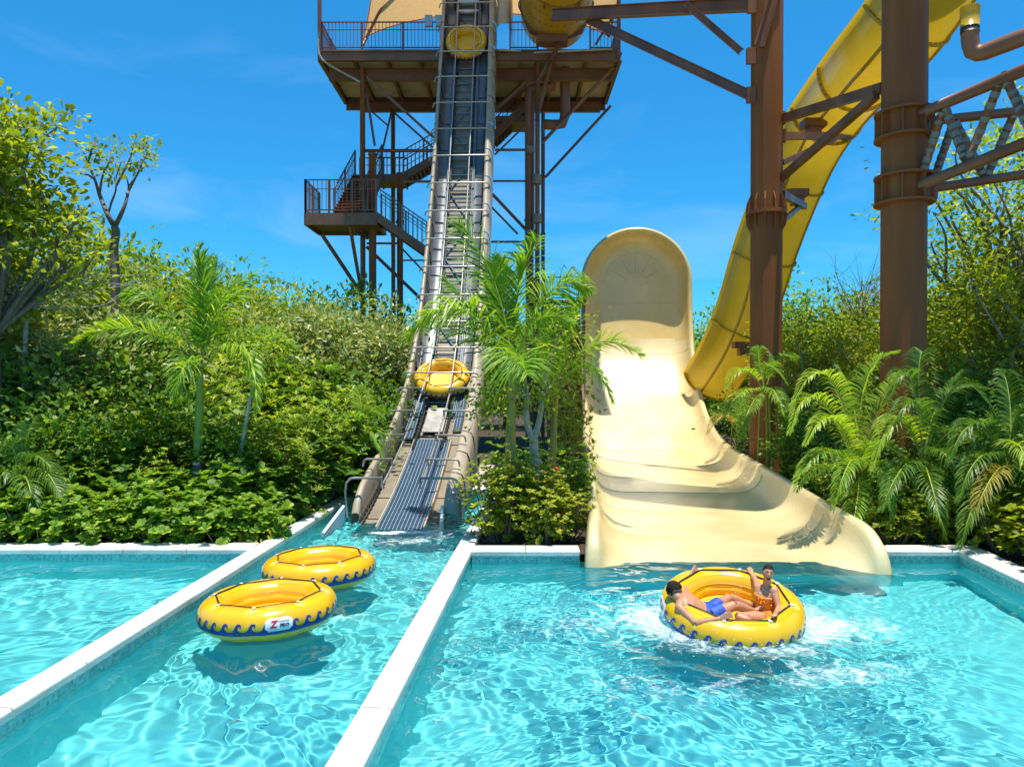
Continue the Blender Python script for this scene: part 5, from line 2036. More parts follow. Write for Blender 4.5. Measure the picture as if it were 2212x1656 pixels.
def place(proto, spots, label=None):
    """spots: x,y,scale,turn - the first moves the prototype itself"""
    for i, (x, y, s, a) in enumerate(spots):
        o = proto if i == 0 else copy_tree(proto)
        o.location = (x, y, ZG - .02)
        o.rotation_euler = (0, 0, a)
        o.scale = (s, s, s * (.94 + .12 * ((i * 37) % 10) / 10))
        if label: o["label"] = label


def rx(x, Y): return (x - 1106) / 1585 * Y            # X under photo column x at depth Y


# fronds ------------------------------------------------------------
def frond(parent, pts, nl=46, ll=.55, lw=.036, mat='frond', ang=50, vee=.35, droop=.5, start=.14, rach=.022, name="frond", plume=.14):
    nl = int(nl * 1.45); lw *= 1.55
    P = catmull(pts, 14)
    n = len(P)
    lf = Leafage()
    pos = []; dr = []; nn = []; LL = []
    side_prev = None
    rows = []
    for i in range(nl):
        t = start + (1 - start) * (i + .5) / nl
        k = t * (n - 1); j = min(n - 2, int(k)); u = k - j
        p = P[j].lerp(P[j + 1], u)
        tg = (P[min(j + 2, n - 1)] - P[max(j - 1, 0)]).normalized()
        _, s, up = frame_of(tg)
        env = (.55 + .45 * math.sin(math.pi * min(1, (t - start) / (1 - start) * 1.15 + .12))) * (1 if t < .8 else 1 - .55 * (t - .8) / .2)
        a = R(ang) * (1.15 - .6 * t)
        for sg in (-1, 1):
            j1, j2 = rnd.uniform(-.14, .14), rnd.uniform(-plume, plume)
            d = s * sg * math.sin(a + j1) + tg * math.cos(a + j1) + up * (vee + j2)
            d.normalize()
            L = ll * env * rnd.uniform(.85, 1.1)
            rows.append((p, d, up, L, tg))
    # leaflet: 4 stations along its length, folded narrow blade
    p = np.array([r_[0] for r_ in rows]); d = np.array([r_[1] for r_ in rows]); upv = np.array([r_[2] for r_ in rows]); L = np.array([r_[3] for r_ in rows])[:, None]
    tgv = np.array([r_[4] for r_ in rows])
    wv = nrm(np.cross(d, upv) * .6 + tgv * .5)
    st = [0, .3, .65, 1.0]; wd = [.5, 1, .75, .05]
    q = []
    pos = p.copy()
    prev = 0
    for a, w in zip(st, wd):
        dd = nrm(d + np.array([0, 0, -1]) * droop * a * a * 1.3)
        pos = pos + dd * L * (a - prev); prev = a
        q.append((pos + wv * lw * w * .5, pos - wv * lw * w * .5))
    V = np.stack([x for pr in q for x in pr], 1).reshape(-1, 3)
    f = []
    for k in range(3):
        f += [(2 * k, 2 * k + 1, 2 * k + 3), (2 * k, 2 * k + 3, 2 * k + 2)]
    F = (np.arange(len(rows))[:, None, None] * 8 + np.array(f)[None]).reshape(-1, 3)
    lf.add(V, F)
    o0 = Vector(top_of(parent).location)
    fr = lf.build(name, M[mat], parent, tuple(o0))
    m = MB()
    m.tube(P, list(np.linspace(rach, rach * .25, len(P))), 6)
    m.build("rachis", M['rachis'], fr)
    return fr


def fpts(b, mid, tip, Yb, Ym, Yt):
    """frond spine through a mid point given in photo coordinates"""
    a = px(b[0], b[1], Yb); c = px(mid[0], mid[1], Ym); d = px(tip[0], tip[1], Yt)
    return [a, a.lerp(c, .5) + (c - a.lerp(d, .5)) * .28, c, c.lerp(d, .55) + (c - a.lerp(d, .5)) * .22, d]


# royal palm on the far bank of the open pool
YP = 17.0
pl_ = thing("palm_tree", "young royal palm with bright green shaft standing in the broad leaved shrubs", "palm tree", (px(428, 900, YP).x, YP, ZG))
m = MB()
m.tube([(pl_.location.x, YP, 0), (pl_.location.x + .005, YP, px(428, 1040, YP).z), (px(429, 992, YP).x, YP, px(428, 992, YP).z)], [.13, .125, .115], 14)
m.build("trunk", M['palmgrey'], pl_)
m = MB()
zs = [992, 940, 880, 820, 790]
m.tube([px(428 + i * 1.5, y, YP) for i, y in enumerate(zs)], [.112, .105, .095, .075, .05], 14)
m.build("crownshaft", M['shaft'], pl_)
m = MB()
for y in (1000, 1018, 1034):
    a = px(428, y, YP); m.tube([a - UPV * .03, a + UPV * .03], [.122, .122], 14)
m.build("trunk_ring", M['coping'], pl_)
B0 = (434, 800)
for mid, tip, Ym, Yt, kw in (((436, 655), (428, 535), 16.8, 16.6, dict(nl=56, ll=.62, ang=38, vee=.2, droop=.25)), ((455, 660), (470, 560), 17.2, 17.3, dict(nl=46, ll=.7, ang=45, droop=.4)), ((472, 668), (545, 595), 16.6, 16.2, dict(nl=40, ll=.6, ang=42, droop=.5)),
                             ((345, 655), (262, 645), 16.8, 16.6, dict(nl=46, ll=.55, droop=.9)), ((290, 712), (160, 742), 16.4, 16.0, dict(nl=58, ll=.5, mat='frond_y', droop=.5)), ((522, 745), (556, 885), 16.2, 15.8, dict(nl=50, ll=.5, mat='frond_y', droop=.9)),
                             ((545, 722), (655, 765), 17.4, 17.8, dict(nl=50, ll=.55, droop=.7)), ((330, 700), (225, 700), 17.8, 18.4, dict(nl=46, ll=.5, droop=.7)), ((400, 790), (375, 870), 16.0, 15.6, dict(nl=34, ll=.45, droop=.8))):
    frond(pl_, fpts(B0, mid, tip, YP, Ym, Yt), **dict(kw, plume=.9, ll=kw['ll'] * 1.3))

# palms of the planter between conveyor and slide
YA = 16.2
pa = thing("palm_tree", "tall planter palm with a smooth yellow green shaft and huge raised fronds", "palm tree", (px(1101, 1000, YA).x, YA, ZG))
m = MB()
m.tube([px(1101, 1100, YA), px(1101, 1046, YA), px(1102, 1010, YA)], [.135, .13, .12], 14)
m.build("trunk", M['palmgrey'], pa)
m = MB()
m.tube([px(1102, 1010, YA), px(1103, 940, YA), px(1105, 880, YA), px(1107, 820, YA), px(1109, 780, YA)], [.12, .115, .105, .085, .05], 14)
m.build("crownshaft", M['shaft_olive'], pa)
B0 = (1108, 790)
for mid, tip, Ym, Yt, kw in (((1060, 590), (985, 478), 16.4, 16.6, dict(nl=64, ll=.72, lw=.04, ang=42, vee=.1, droop=.35)), ((1118, 640), (1160, 515), 16.6, 16.8, dict(nl=56, ll=.7, lw=.04, ang=44, droop=.5)),
                             ((1085, 650), (1085, 560), 16.8, 17.2, dict(nl=50, ll=.7, lw=.04, droop=.4)), ((1190, 630), (1272, 625), 16.0, 15.8, dict(nl=56, ll=.66, lw=.04, droop=.9)), ((985, 668), (875, 735), 16.0, 15.6, dict(nl=62, ll=.66, lw=.04, mat='frond_y', droop=1.0)),
                             ((1010, 720), (905, 700), 16.9, 17.4, dict(nl=52, ll=.6, droop=.6)), ((1120, 765), (1138, 810), 15.3, 14.5, dict(nl=46, ll=.8, mat='frond', ang=78, droop=.7, start=.3)), ((1165, 690), (1235, 700), 15.6, 15.2, dict(nl=46, ll=.6, droop=.8)),
                             ((1040, 690), (960, 600), 17.0, 17.4, dict(nl=52, ll=.64, droop=.6))):
    frond(pa, fpts(B0, mid, tip, YA, Ym, Yt), **dict(kw, plume=.9, ll=kw['ll'] * 1.4))
YB2 = 17.2
pb_ = thing("palm_tree", "slender planter palm whose frond arches over the wide slide", "palm tree", (px(1194, 1000, YB2).x, YB2, ZG))
m = MB()
m.tube([px(1193, 1060, YB2), px(1194, 1000, YB2), px(1196, 920, YB2), px(1201, 850, YB2)], [.085, .08, .075, .055], 12)
m.build("trunk", M['shaft_olive'], pb_)
B0 = (1201, 850)
for mid, tip, Ym, Yt, kw in (((1285, 742), (1388, 770), 16.6, 16.2, dict(nl=60, ll=.55, mat='frond_y', droop=.35)), ((1270, 790), (1322, 868), 16.2, 15.8, dict(nl=46, ll=.45, droop=.9)), ((1230, 730), (1262, 640), 17.4, 17.6, dict(nl=46, ll=.55, droop=.6)),
                             ((1170, 760), (1120, 700), 17.4, 17.8, dict(nl=40, ll=.5, droop=.7)), ((1185, 760), (1190, 660), 17.6, 18, dict(nl=40, ll=.5))):
    frond(pb_, fpts(B0, mid, tip, YB2, Ym, Yt), **dict(kw, plume=.8, ll=kw['ll'] * 1.15))

# pale forked tree beside the palms
YT = 16.7
wt = thing("forked_tree", "small pale barked tree with a crooked forked trunk among the planter palms", "tree", (px(1168, 1050, YT).x, YT, ZG))
m = MB()
k0 = [px(1168, 1095, YT), px(1167, 1050, YT), px(1163, 1010, YT), px(1154, 975, YT), px(1153, 945, YT)]
m.tube(catmull(k0, 5), list(np.linspace(.115, .10, 21)), 10)
m.tube(catmull([k0[-1] - UPV * .05, px(1142, 925, YT), px(1137, 890, YT), px(1140, 850, YT)], 5), list(np.linspace(.085, .06, 16)), 9)
m.tube(catmull([k0[-1] - UPV * .05, px(1160, 925, YT), px(1168, 890, YT), px(1174, 850, YT)], 5), list(np.linspace(.085, .05, 16)), 9)
m.build("trunk", M['palebark'], wt)
rs_ = np.random.default_rng(5)
C = np.array([px(x + rs_.normal() * 22, y + rs_.normal() * 18, YT + rs_.normal() * .35) for x, y in ((1150, 830), (1180, 800), (1100, 850), (1070, 860), (1060, 890), (1215, 780), (1240, 720), (1255, 700), (1210, 830), (1130, 790), (1160, 760), (1230, 810), (1085, 820), (1050, 850), (1190, 860)) for _ in range(2)])
lf = Leafage(); crown(lf, C, .55, 52, .10, .066, rs_, 'oval', C.mean(0), droop=.4)
lf.build("crown", M['leaf_lime'], wt, tuple(wt.location))
m = MB()
for c in C[::2]:
    b = px(1140, 850, YT) if c[0] < .5 else px(1174, 850, YT)
    m.tube([b, b.lerp(Vector(c), .5) + UPV * .12, Vector(c)], [.03, .016, .006], 5)
m.build("limbs", M['palebark'], wt)

# planter shrubs
ix = make_rosette_shrub("flowering_shrub", "golden green flowering shrub at the front corner of the planter", "shrub", None, 31, 1.8, .78, 'leaf_gold', 460, .105, .05, 3)
ix.location = (rx(1085, 15.0), 15.0, ZG)
for x, Y, s, a, lab in ((1180, 14.75, .74, 1.3, "low golden shrub with red blossoms nearest the splash pool"), (1225, 15.0, .68, 3.1, "golden shrub crowded against the slide side of the planter"), (1140, 15.6, 1.0, 4.4, "tallest golden shrub around the palm trunks")):
    o = copy_tree(ix); o.location = (rx(x, Y), Y, ZG); o.scale = (s, s, s); o.rotation_euler = (0, 0, a); o["label"] = lab
dk = make_rosette_shrub("leafy_shrub", "dark green leafy shrub behind the golden ones by the slide", "shrub", None, 33, 1.7, .75, 'leaf_mid', 170, .15, .075)
dk.location = (rx(1232, 17.5), 17.5, ZG)
for x, Y, s, a, lab in ((1160, 18.2, 1.05, 2, "dark leafy shrub behind the pale forked trunk"), (1090, 18.6, .95, 4, "dark leafy shrub at the back of the planter near the conveyor")):
    o = copy_tree(dk); o.location = (rx(x, Y), Y, ZG); o.scale = (s, s, s); o.rotation_euler = (0, 0, a); o["label"] = lab

# ------------------------------------------------------------------ thicket prototypes
LB = "shrubs and trees of the bank behind the open pool"
bro = make_rosette_shrub("broadleaf_shrub", "glossy broad leaved shrub in the low row along the open pool coping", "shrub", "broad leaved shrubs along the open pool", 41, 1.0, .68, 'leaf_mid', 95, .165, .09)
sp = []
for i, x in enumerate(range(-40, 580, 44)):
    Y = 14.78 + .35 * ((i * 7) % 3) / 2
    sp.append((rx(x, Y), Y, .82 + .32 * ((i * 13) % 7) / 7, i * 1.7))
for i, x in enumerate(range(-60, 600, 60)):
    Y = 15.9 + .3 * (i % 2)
    sp.append((rx(x, Y), Y, 1.15 + .35 * ((i * 11) % 5) / 5, i * 2.1 + 1))
for i in range(8):
    Y = 15.6 + i * .72
    sp.append((x_left(Y) - .62 - .25 * (i % 2), Y, .8 + .25 * ((i * 3) % 4) / 4, i * 2.7))
place(bro, sp)

fea = make_rosette_shrub("feathery_bush", "light green bush of starry leaf whorls on the bank behind the open pool", "bush", "starry leaved bushes on the bank", 51, 3.0, 1.15, 'leaf_lime', 330, .20, .048)
sp = [(rx(620, 17.6), 17.6, .85, 0), (rx(700, 19.5), 19.5, .9, 1), (rx(560, 18.6), 18.6, 1.05, 2), (rx(640, 21), 21, 1.15, 3), (rx(330, 17.8), 17.8, .95, 4), (rx(500, 20.5), 20.5, 1.25, 5), (rx(230, 18.3), 18.3, 1.05, 6), (rx(590, 23), 23, 1.4, .5), (rx(740, 22.5), 22.5, 1.0, 1.5), (rx(60, 18), 18, 1.05, 2.5), (rx(430, 22), 22, 1.5, 3.5), (rx(90, 16.5), 16.5, .62, 1.1), (rx(200, 16.7), 16.7, .7, 2.2), (rx(330, 16.6), 16.6, .62, 3.3)]
place(fea, sp)
for x, Y, s_, lab in ((1255, 22.5, 1.25, "tall light green whorled bush in front of the timber stair"),):
    o = copy_tree(fea); o.location = (min(rx(x, Y), axis_x(Y) - 3.0), Y, ZG); o.scale = (s_ * .55, s_ * .55, s_); o.rotation_euler = (0, 0, x); o["label"] = lab
    del o["group"]
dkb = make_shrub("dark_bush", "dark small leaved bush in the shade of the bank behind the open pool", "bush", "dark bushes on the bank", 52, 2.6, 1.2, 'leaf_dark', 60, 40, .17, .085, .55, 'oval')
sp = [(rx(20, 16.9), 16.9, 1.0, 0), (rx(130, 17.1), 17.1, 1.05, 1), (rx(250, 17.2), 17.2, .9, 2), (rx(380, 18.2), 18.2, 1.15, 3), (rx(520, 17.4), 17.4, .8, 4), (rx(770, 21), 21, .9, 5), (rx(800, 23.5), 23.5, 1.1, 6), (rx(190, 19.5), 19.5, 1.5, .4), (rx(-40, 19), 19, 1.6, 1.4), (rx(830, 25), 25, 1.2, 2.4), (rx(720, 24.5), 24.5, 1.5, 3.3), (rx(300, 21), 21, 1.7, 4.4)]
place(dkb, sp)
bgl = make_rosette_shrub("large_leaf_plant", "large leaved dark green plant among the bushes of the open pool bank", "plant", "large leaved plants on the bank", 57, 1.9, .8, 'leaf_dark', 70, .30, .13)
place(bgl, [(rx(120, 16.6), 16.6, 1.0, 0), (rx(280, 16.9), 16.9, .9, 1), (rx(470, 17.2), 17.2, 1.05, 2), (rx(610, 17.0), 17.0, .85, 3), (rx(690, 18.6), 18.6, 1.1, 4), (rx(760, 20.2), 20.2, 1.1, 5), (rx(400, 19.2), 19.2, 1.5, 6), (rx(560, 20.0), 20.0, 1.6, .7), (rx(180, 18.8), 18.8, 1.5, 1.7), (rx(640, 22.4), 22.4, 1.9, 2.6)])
pal = make_tree("pale_leaf_tree", "bushy tree with pale shiny leaves on the bank between palm and tower", "tree", "pale shiny leaved trees on the bank", 53, 5.4, 1.75, 'leaf_pale', 90, 46, .22, .11, .6, .22, .10, 14)
sp = [(rx(150, 19.5), 19.5, .95, 0), (rx(30, 20.5), 20.5, 1.05, 1), (rx(330, 22), 22, 1.05, 2), (rx(690, 27), 27, 1.22, 3), (rx(835, 28), 28, 1.02, 4), (rx(240, 24), 24, 1.22, 5), (rx(765, 30), 30, 1.22, 5.6), (rx(555, 25), 25, 1.02, .8)]
place(pal, sp)
mid = make_tree("leafy_tree", "mid green leafy tree along the skyline left of the tower legs", "tree", "leafy skyline trees left of the tower", 54, 6.2, 1.9, 'leaf_bright', 95, 46, .22, .10, .65, .2, .11, 14)
sp = [(rx(420, 25), 25, 1.08, 0), (rx(520, 27), 27, 1.05, 1), (rx(600, 30), 30, 1.05, 2), (rx(300, 28), 28, 1.3, 3), (rx(150, 25), 25, 1.3, 4), (rx(40, 27), 27, 1.6, 5), (rx(660, 34), 34, 1.1, .6), (rx(880, 33), 33, 1.02, 1.6), (rx(725, 32), 32, 1.2, 4.2), (rx(350, 24), 24, 1.18, 5.3), (rx(900, 40), 40, 1.0, 2.2), (rx(480, 34), 34, 1.25, 3.1)]
place(mid, sp)

big = make_tree("tall_tree", "tallest broad crowned tree reaching into the sky at the frame edge", "tree", None, 55, 10.4, 1.9, 'leaf_olive', 100, 62, .20, .11, .62, .42, .15, 22, shape='oval', fork_z=4.4)
big.location = (rx(-10, 17.8), 17.8, ZG)
o = copy_tree(big); o.location = (rx(-90, 19.5), 19.5, ZG); o.rotation_euler = (0, 0, 2.2); o.scale = (1.05, 1.05, 1.02); o["label"] = "tall broad crowned tree cut by the frame edge beside the tallest one"
bt = thing("sparse_tree", "thin forked tree with few leaves standing alone against the sky", "tree", (rx(246, 22), 22, ZG))
m = MB()
tk = [px(246, 760, 22), px(250, 620, 22), px(246, 540, 22), px(251, 505, 22), px(248, 490, 22)]
m.tube(catmull(tk, 5), list(np.linspace(.15, .11, 21)), 8)
m.build("trunk", M['bark'], bt)
m = MB()
TIPS = []
for pts in ([(248, 490), (232, 462), (215, 420), (205, 388), (190, 350), (182, 330)], [(248, 490), (262, 462), (274, 430), (278, 405), (274, 385)], [(232, 470), (240, 440), (250, 412), (252, 380), (262, 350)], [(205, 388), (190, 378), (176, 376)], [(215, 420), (222, 380), (236, 350), (240, 325)], [(274, 420), (290, 390), (304, 360), (318, 330)], [(190, 350), (200, 320), (208, 300)], [(278, 405), (300, 372), (310, 345)], [(252, 400), (282, 340), (290, 305)]):
    P = [px(x, y, 22 + .25 * math.sin(x)) for x, y in pts]
    m.tube(catmull(P, 4), list(np.linspace(.085 if pts[0][1] > 470 else .04, .012, (len(P) - 1) * 4 + 1)), 6)
m.build("limbs", M['bark'], bt)
rs_ = np.random.default_rng(8)
C = np.array([px(x + rs_.normal() * 9, y + rs_.normal() * 9, 22 + rs_.normal() * .3) for x, y in ((216, 345), (240, 348), (225, 362), (212, 330), (250, 335), (280, 330), (296, 338), (318, 322), (300, 318), (285, 296), (310, 345), (262, 352), (206, 305), (240, 372), (180, 328), (300, 355), (288, 345), (326, 335)) for _ in range(2)])
lf = Leafage(); crown(lf, C, .30, 11, .15, .09, rs_, 'oval', C.mean(0))
lf.build("crown", M['leaf_olive'], bt, tuple(bt.location))


def dead_tree(label, x, Y, zb, h, seed, mat='palebark', n=26, spread=1.6):
    r = thing("bare_tree", label, "tree", (rx(x, Y), Y, ZG))
    rs = np.random.default_rng(seed)
    m = MB()
    b = Vector((rx(x, Y), Y, zb * .45))
    m.tube(catmull([Vector((b.x, b.y, 0)), b, Vector((b.x + .1, b.y, zb))], 4), list(np.linspace(.09, .06, 9)), 6)
    m.build("trunk", M[mat], r)
    m = MB()
    q = Vector((b.x + .1, b.y, zb))
    for i in range(n):
        a = rs.random() * 7; e = rs.uniform(.2, 1.3); L = h * rs.uniform(.5, 1)
        t = q + Vector((math.cos(a) * math.cos(e) * spread, math.sin(a) * math.cos(e) * spread * .7, math.sin(e))) * L
        mm = q.lerp(t, .5) + Vector(rs.normal(size=3) * .1 * L)
        P = catmull([q, mm, t], 5)
        m.tube(P, list(np.linspace(.02, .005, len(P))), 5)
        for k in range(3):
            s0 = P[3 + 2 * k]; t2 = s0 + (t - q).normalized() * L * .35 + Vector(rs.normal(size=3) * .18 * L)
            m.tube([s0, s0.lerp(t2, .5) + Vector(rs.normal(size=3) * .04), t2], [.010, .007, .003], 4)
    m.build("limbs", M[mat], r)


dead_tree("leafless pale tree with tangled branches below the tallest crown", 50, 18.6, 5.2, 2.2, 3)
dead_tree("leafless twiggy tree between the two brown columns", 1850, 29, 5.6, 3.6, 4, 'bark', 34, .8)

slim = thing("slim_tree", "slim pale trunked sapling leaning beside the royal palm", "tree", (px(512, 1055, 16.9).x, 16.9, ZG))
m = MB()
kk = [px(512, 1090, 16.9), px(517, 1000, 16.9), px(530, 920, 16.9), px(543, 850, 16.9), px(560, 790, 16.9)]
m.tube(catmull(kk, 5), list(np.linspace(.05, .028, 21)), 8)
m.build("trunk", M['palebark'], slim)
m = MB()
for e_ in ((590, 765), (545, 750), (575, 740), (530, 780)):
    m.tube([kk[-1], px((560 + e_[0]) / 2, (790 + e_[1]) / 2 - 6, 16.8), px(*e_, 16.9)], [.025, .016, .006], 5)
m.build("limbs", M['palebark'], slim)
rs_ = np.random.default_rng(15)
C = np.array([px(x + rs_.normal() * 12, y + rs_.normal() * 10, 16.9 + rs_.normal() * .3) for x, y in ((590, 765), (545, 750), (575, 740), (530, 780), (560, 760)) for _ in range(3)])
lf = Leafage(); crown(lf, C, .4, 26, .14, .06, rs_, 'oval', C.mean(0)); lf.build("crown", M['leaf_lime'], slim, tuple(slim.location))

# grassy strap leaves at the bend of the coping
strap = thing("strap_leaf_plant", "fountain of narrow yellow green strap leaves at the bend of the pool coping", "plant", (rx(560, 14.9), 14.9, ZG))
lf = Leafage()
rs_ = np.random.default_rng(2)
N = 130
a = rs_.random(N) * 7; e = .35 + .9 * rs_.random(N)
d = np.stack([np.cos(a) * np.cos(e), np.sin(a) * np.cos(e), np.sin(e)], 1)
pos = np.zeros((N, 3)); q = []
prev = 0
for t, w in zip((0, .35, .7, 1), (.7, 1, .8, .05)):
    dd = nrm(d + np.array([0, 0, -1.5]) * t * t); pos = pos + dd * .62 * (t - prev); prev = t
    s = nrm(np.cross(d, np.array([0, 0, 1.0]))); q += [pos + s * .02 * w, pos - s * .02 * w]
V = np.stack(q, 1).reshape(-1, 3); f = []
for k in range(3): f += [(2 * k, 2 * k + 1, 2 * k + 3), (2 * k, 2 * k + 3, 2 * k + 2)]
lf.add(V, (np.arange(N)[:, None, None] * 8 + np.array(f)[None]).reshape(-1, 3))
lf.build("foliage", M['leaf_gold'], strap)
for x, Y, s, lab in ((620, 16.0, .9, "strap leaf plant beside the long pool wall just past the bend"), (525, 14.85, .8, "small strap leaf plant next to the fountain like one at the bend")):
    o = copy_tree(strap); o.location = (min(rx(x, Y), x_left(Y) - .45), Y, ZG); o.scale = (s, s, s); o.rotation_euler = (0, 0, x); o["label"] = lab


# ------------------------------------------------------------------ right bank
def areca(label, x, y, Y, fr, stems=5):
    b = px(x, y, Y); b.z = ZG
    r = thing("areca_palm", label, "palm", b)
    m = MB()
    for i in range(stems):
        a = i * 2.4
        o = Vector((math.cos(a) * .16, math.sin(a) * .16, 0))
        m.tube([b + o, b + o * 1.3 + UPV * .7, px(x, y - 70, Y) + o * .8], [.045, .042, .03], 8)
    m.build("cane", M['shaft'], r)
    for mid, tip, Ym, Yt, kw in fr:
        frond(r, fpts((x, y - 55), mid, tip, Y, Y + Ym, Y + Yt), **kw)
    return r


K = dict(nl=36, ll=.52, lw=.023, vee=.5, droop=.85, ang=50)
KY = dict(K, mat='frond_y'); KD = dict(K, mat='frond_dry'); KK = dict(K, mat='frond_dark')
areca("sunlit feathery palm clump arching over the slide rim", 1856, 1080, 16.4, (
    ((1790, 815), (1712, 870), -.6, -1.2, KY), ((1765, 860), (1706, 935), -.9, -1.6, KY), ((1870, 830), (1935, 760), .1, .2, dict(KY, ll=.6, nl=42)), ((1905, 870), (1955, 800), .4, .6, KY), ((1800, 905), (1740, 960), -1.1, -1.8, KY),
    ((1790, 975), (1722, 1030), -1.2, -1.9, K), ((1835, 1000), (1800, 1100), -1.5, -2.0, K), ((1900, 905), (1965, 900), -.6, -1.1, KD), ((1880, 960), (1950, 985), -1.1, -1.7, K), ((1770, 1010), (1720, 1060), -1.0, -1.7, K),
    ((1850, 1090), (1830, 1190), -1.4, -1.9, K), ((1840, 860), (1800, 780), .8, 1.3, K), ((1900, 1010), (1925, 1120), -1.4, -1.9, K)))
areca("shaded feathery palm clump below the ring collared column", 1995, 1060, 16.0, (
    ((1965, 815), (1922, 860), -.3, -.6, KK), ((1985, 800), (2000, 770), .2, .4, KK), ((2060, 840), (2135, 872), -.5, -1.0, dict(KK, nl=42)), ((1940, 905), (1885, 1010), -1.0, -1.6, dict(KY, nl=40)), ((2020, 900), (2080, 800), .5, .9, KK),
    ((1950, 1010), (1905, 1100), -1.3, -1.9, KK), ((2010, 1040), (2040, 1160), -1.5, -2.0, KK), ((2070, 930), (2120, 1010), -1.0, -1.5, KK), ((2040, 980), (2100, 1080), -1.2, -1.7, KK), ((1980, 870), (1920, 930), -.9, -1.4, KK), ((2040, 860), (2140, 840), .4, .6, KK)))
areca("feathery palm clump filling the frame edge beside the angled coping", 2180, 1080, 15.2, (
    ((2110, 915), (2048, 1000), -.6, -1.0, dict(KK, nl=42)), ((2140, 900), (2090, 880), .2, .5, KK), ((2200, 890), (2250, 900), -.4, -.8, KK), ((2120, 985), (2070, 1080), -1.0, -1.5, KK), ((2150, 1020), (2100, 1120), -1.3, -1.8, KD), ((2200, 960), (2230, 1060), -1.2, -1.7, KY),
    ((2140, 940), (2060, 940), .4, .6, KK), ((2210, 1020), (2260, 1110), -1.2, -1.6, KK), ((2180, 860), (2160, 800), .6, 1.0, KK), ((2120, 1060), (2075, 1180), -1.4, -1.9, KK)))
areca("small feathery palm at the base of the middle column", 1652, 900, 22.6, (
    ((1605, 800), (1570, 840), -.5, -.9, KY), ((1660, 790), (1700, 830), -.5, -.9, K), ((1640, 780), (1640, 750), .2, .4, K), ((1600, 850), (1565, 900), -1.0, -1.5, KY), ((1675, 850), (1700, 920), -1.0, -1.4, K), ((1620, 880), (1600, 950), -1.2, -1.7, K), ((1690, 770), (1735, 800), .3, .5, K)), 3)
areca("low feathery palm between the slide rim and the yellow flume foot", 1590, 985, 26.6, (
    ((1560, 900), (1530, 935), -.2, -.5, KD), ((1610, 900), (1640, 935), -.4, -.8, K), ((1600, 880), (1610, 850), .3, .5, K), ((1620, 950), (1660, 985), -.9, -1.3, K), ((1640, 930), (1690, 950), -.5, -.8, K)), 3)

areca("dark feathery palm in the shade at the low end of the shrub row", 40, 1090, 15.7, (
    ((80, 985), (135, 1050), -.3, -.6, KK), ((20, 960), (-20, 1000), -.2, -.5, KK), ((100, 1020), (140, 1110), -.6, -.9, KK), ((60, 940), (90, 900), .3, .5, KK), ((10, 1020), (-30, 1090), -.5, -.9, KK), ((60, 1040), (75, 1120), -.8, -1.1, KK)), 3)
areca("feathery palm tucked between the bank bushes and the conveyor side panel", 790, 985, 20.6, (
    ((765, 900), (730, 935), -.4, -.7, K), ((800, 890), (830, 905), -.2, -.3, K), ((780, 870), (770, 835), .3, .5, KY), ((750, 930), (715, 985), -.7, -1.0, K), ((805, 930), (825, 985), -.5, -.8, K), ((770, 960), (750, 1020), -.9, -1.2, K)), 3)

rb = make_rosette_shrub("yellowing_shrub", "yellow speckled leafy shrub at the corner of the splash pool", "shrub", "yellow speckled shrubs round the splash pool corner", 61, 1.05, .6, 'leaf_olive', 95, .15, .07)
sp = []
for i, x in enumerate((1935, 1990, 2045, 2100, 2160, 2215)):
    Y = 14.75 + .25 * (i % 2); sp.append((rx(x, Y), Y, .85 + .2 * ((i * 5) % 3) / 3, i * 2.1))
for i in range(6):
    Y = 13.9 - i * .62; sp.append((x_right(Y) + 1.0 + .25 * (i % 2), Y, 1.0 + .25 * (i % 3) / 3, i * 1.3))
for i in range(7):
    Y = 15.6 + i * .9; sp.append((5.384 + .087 * Y + .95, Y, .85 + .1 * (i % 3), i * 2.2))
place(rb, sp)
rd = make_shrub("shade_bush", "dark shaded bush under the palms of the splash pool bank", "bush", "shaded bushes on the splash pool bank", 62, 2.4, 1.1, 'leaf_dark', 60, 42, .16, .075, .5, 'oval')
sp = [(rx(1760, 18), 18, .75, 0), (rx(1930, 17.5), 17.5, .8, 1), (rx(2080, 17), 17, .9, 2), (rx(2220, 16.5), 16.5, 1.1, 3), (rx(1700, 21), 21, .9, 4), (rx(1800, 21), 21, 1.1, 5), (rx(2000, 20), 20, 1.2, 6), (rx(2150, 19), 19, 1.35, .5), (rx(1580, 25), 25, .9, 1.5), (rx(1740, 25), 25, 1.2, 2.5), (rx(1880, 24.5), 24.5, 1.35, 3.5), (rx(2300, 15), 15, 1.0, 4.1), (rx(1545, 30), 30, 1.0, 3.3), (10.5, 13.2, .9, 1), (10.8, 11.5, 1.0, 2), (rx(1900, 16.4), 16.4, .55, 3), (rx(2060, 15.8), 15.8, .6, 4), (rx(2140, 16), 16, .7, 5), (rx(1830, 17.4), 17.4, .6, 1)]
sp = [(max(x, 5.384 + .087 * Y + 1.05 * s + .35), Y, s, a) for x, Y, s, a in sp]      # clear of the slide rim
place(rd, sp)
rt = make_tree("woodland_tree", "olive green woodland tree behind the brown columns", "tree", "woodland trees behind the brown columns", 63, 6.6, 1.9, 'leaf_olive', 90, 48, .17, .085, .65, .18, .10, 34, barkm='palebark')
sp = [(rx(1740, 27), 27, .95, 0), (rx(1830, 30), 30, 1.0, 1), (rx(1900, 26), 26, .95, 2), (rx(2030, 24), 24, 1.0, 3), (rx(2130, 22), 22, 1.05, 4), (rx(2230, 20), 20, 1.15, 5), (rx(1980, 31), 31, 1.1, .6), (rx(1690, 33), 33, .95, 1.7), (rx(2110, 30), 30, 1.2, 2.6)]
place(rt, sp)
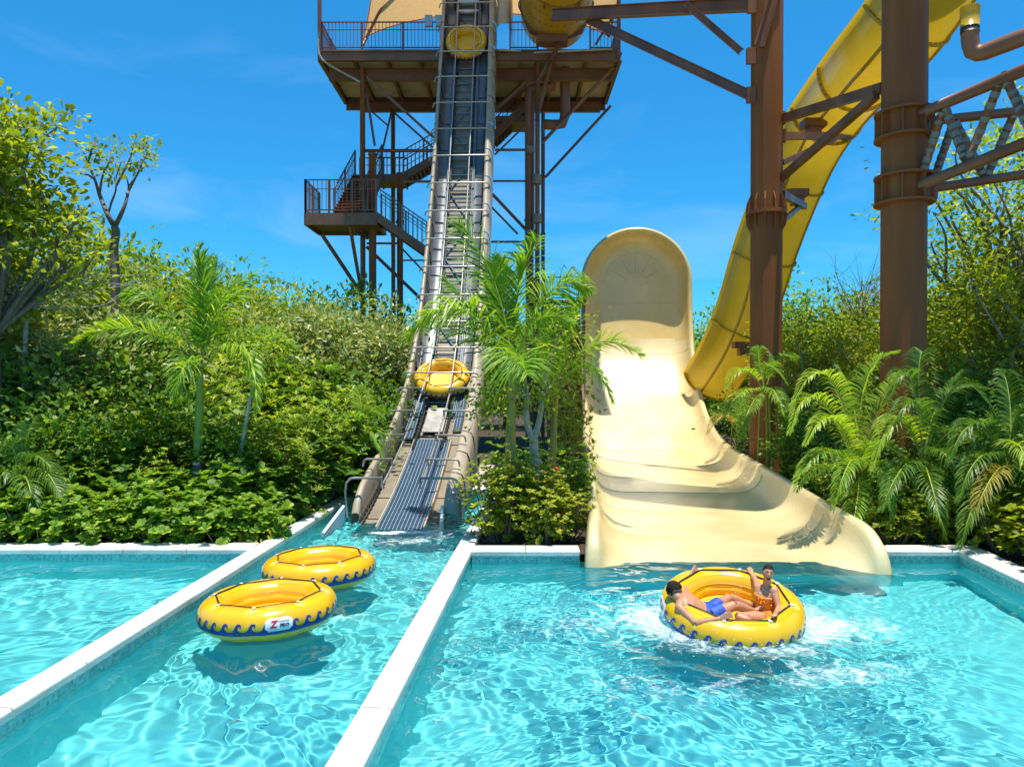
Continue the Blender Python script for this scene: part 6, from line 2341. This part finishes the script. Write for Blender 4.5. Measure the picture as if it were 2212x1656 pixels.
tall = make_tree("tall_sparse_tree", "tall loose leaved tree behind the wrapped truss", "tree", None, 64, 12.4, 3.2, 'leaf_lime', 80, 40, .20, .10, .85, .38, .15, 34, shape='oval', fork_z=4.6)
tall.location = (rx(2150, 24), 24, ZG)
o = copy_tree(tall); o.location = (rx(2260, 21), 21, ZG); o.rotation_euler = (0, 0, 2.6); o.scale = (.92, .92, .88); o["label"] = "tall loose leaved tree cut by the frame edge under the truss"
# far trees that close the horizon
ft = make_tree("far_tree", "distant rounded tree on the skyline behind the slides", "tree", "distant trees behind the slides", 65, 8.0, 2.7, 'leaf_mid', 120, 40, .28, .16, 1.1, .12, .15, 8)
sp = [(rx(1510, 44), 44, .86, 0), (rx(1590, 47), 47, .95, 1), (rx(1440, 46), 46, .85, 2), (rx(1200, 46), 46, .8, 3), (rx(1090, 48), 48, .85, 4), (rx(960, 47), 47, .88, 5), (rx(840, 46), 46, .9, .5), (rx(1690, 45), 45, 1.05, 1.4), (rx(1790, 47), 47, 1.05, 2.4), (rx(740, 48), 48, 1.0, 3.4), (rx(620, 46), 46, 1.1, 4.4), (rx(1320, 47), 47, .85, 5.2), (rx(500, 47), 47, 1.2, .3), (rx(1900, 46), 46, 1.1, 1.9), (rx(2030, 45), 45, 1.15, 2.9), (rx(380, 47), 47, 1.3, 3.9), (rx(2160, 46), 46, 1.25, 4.9), (rx(240, 46), 46, 1.3, 5.6)]
place(ft, sp)
wood = Leafage()
rs_ = np.random.default_rng(77)
N = 42000
xx = rs_.uniform(-120, 120, N); yy = rs_.uniform(60, 110, N)
zz = rs_.random(N) ** .6 * (6.5 + 2 * np.sin(xx * .21) + 1.4 * np.sin(xx * .53 + 1))
wood.add(*leaves(np.stack([xx, yy, zz], 1), rs_.normal(size=(N, 3)), rs_.normal(size=(N, 3)) + np.array([0, 0, 1.2]), .9 + .7 * rs_.random(N), .55 + .3 * rs_.random(N)))
w = wood.build("far_woods", M['leaf_mid'], None)
w["kind"] = 'stuff'
# low undergrowth hiding the soil of the beds
und = Leafage()
N = 15000
u = rs_.random(N); Y = 14.6 + 15 * u ** 1.3
X = np.where(rs_.random(N) < .55, -.72 * Y + rs_.random(N) * (np.minimum(-4.2, -5.25 + .045 * (Y - 7.3) - .4) + .72 * Y), 0)
mk = X == 0
X[mk] = 5.384 + .087 * Y[mk] + .5 + rs_.random(mk.sum()) * (.72 * Y[mk] - 5.9 - .087 * Y[mk] + 2)
Z = ZG + .55 * rs_.random(N) ** 1.6
und.add(*leaves(np.stack([X, Y, Z], 1), rs_.normal(size=(N, 3)) * np.array([1, 1, .5]), rs_.normal(size=(N, 3)) * .5 + np.array([0, 0, 1]), .12 + .1 * rs_.random(N), .06 + .04 * rs_.random(N), 'oval'))
uo = und.build("undergrowth", M['leaf_dark'], None)
uo["kind"] = 'stuff'
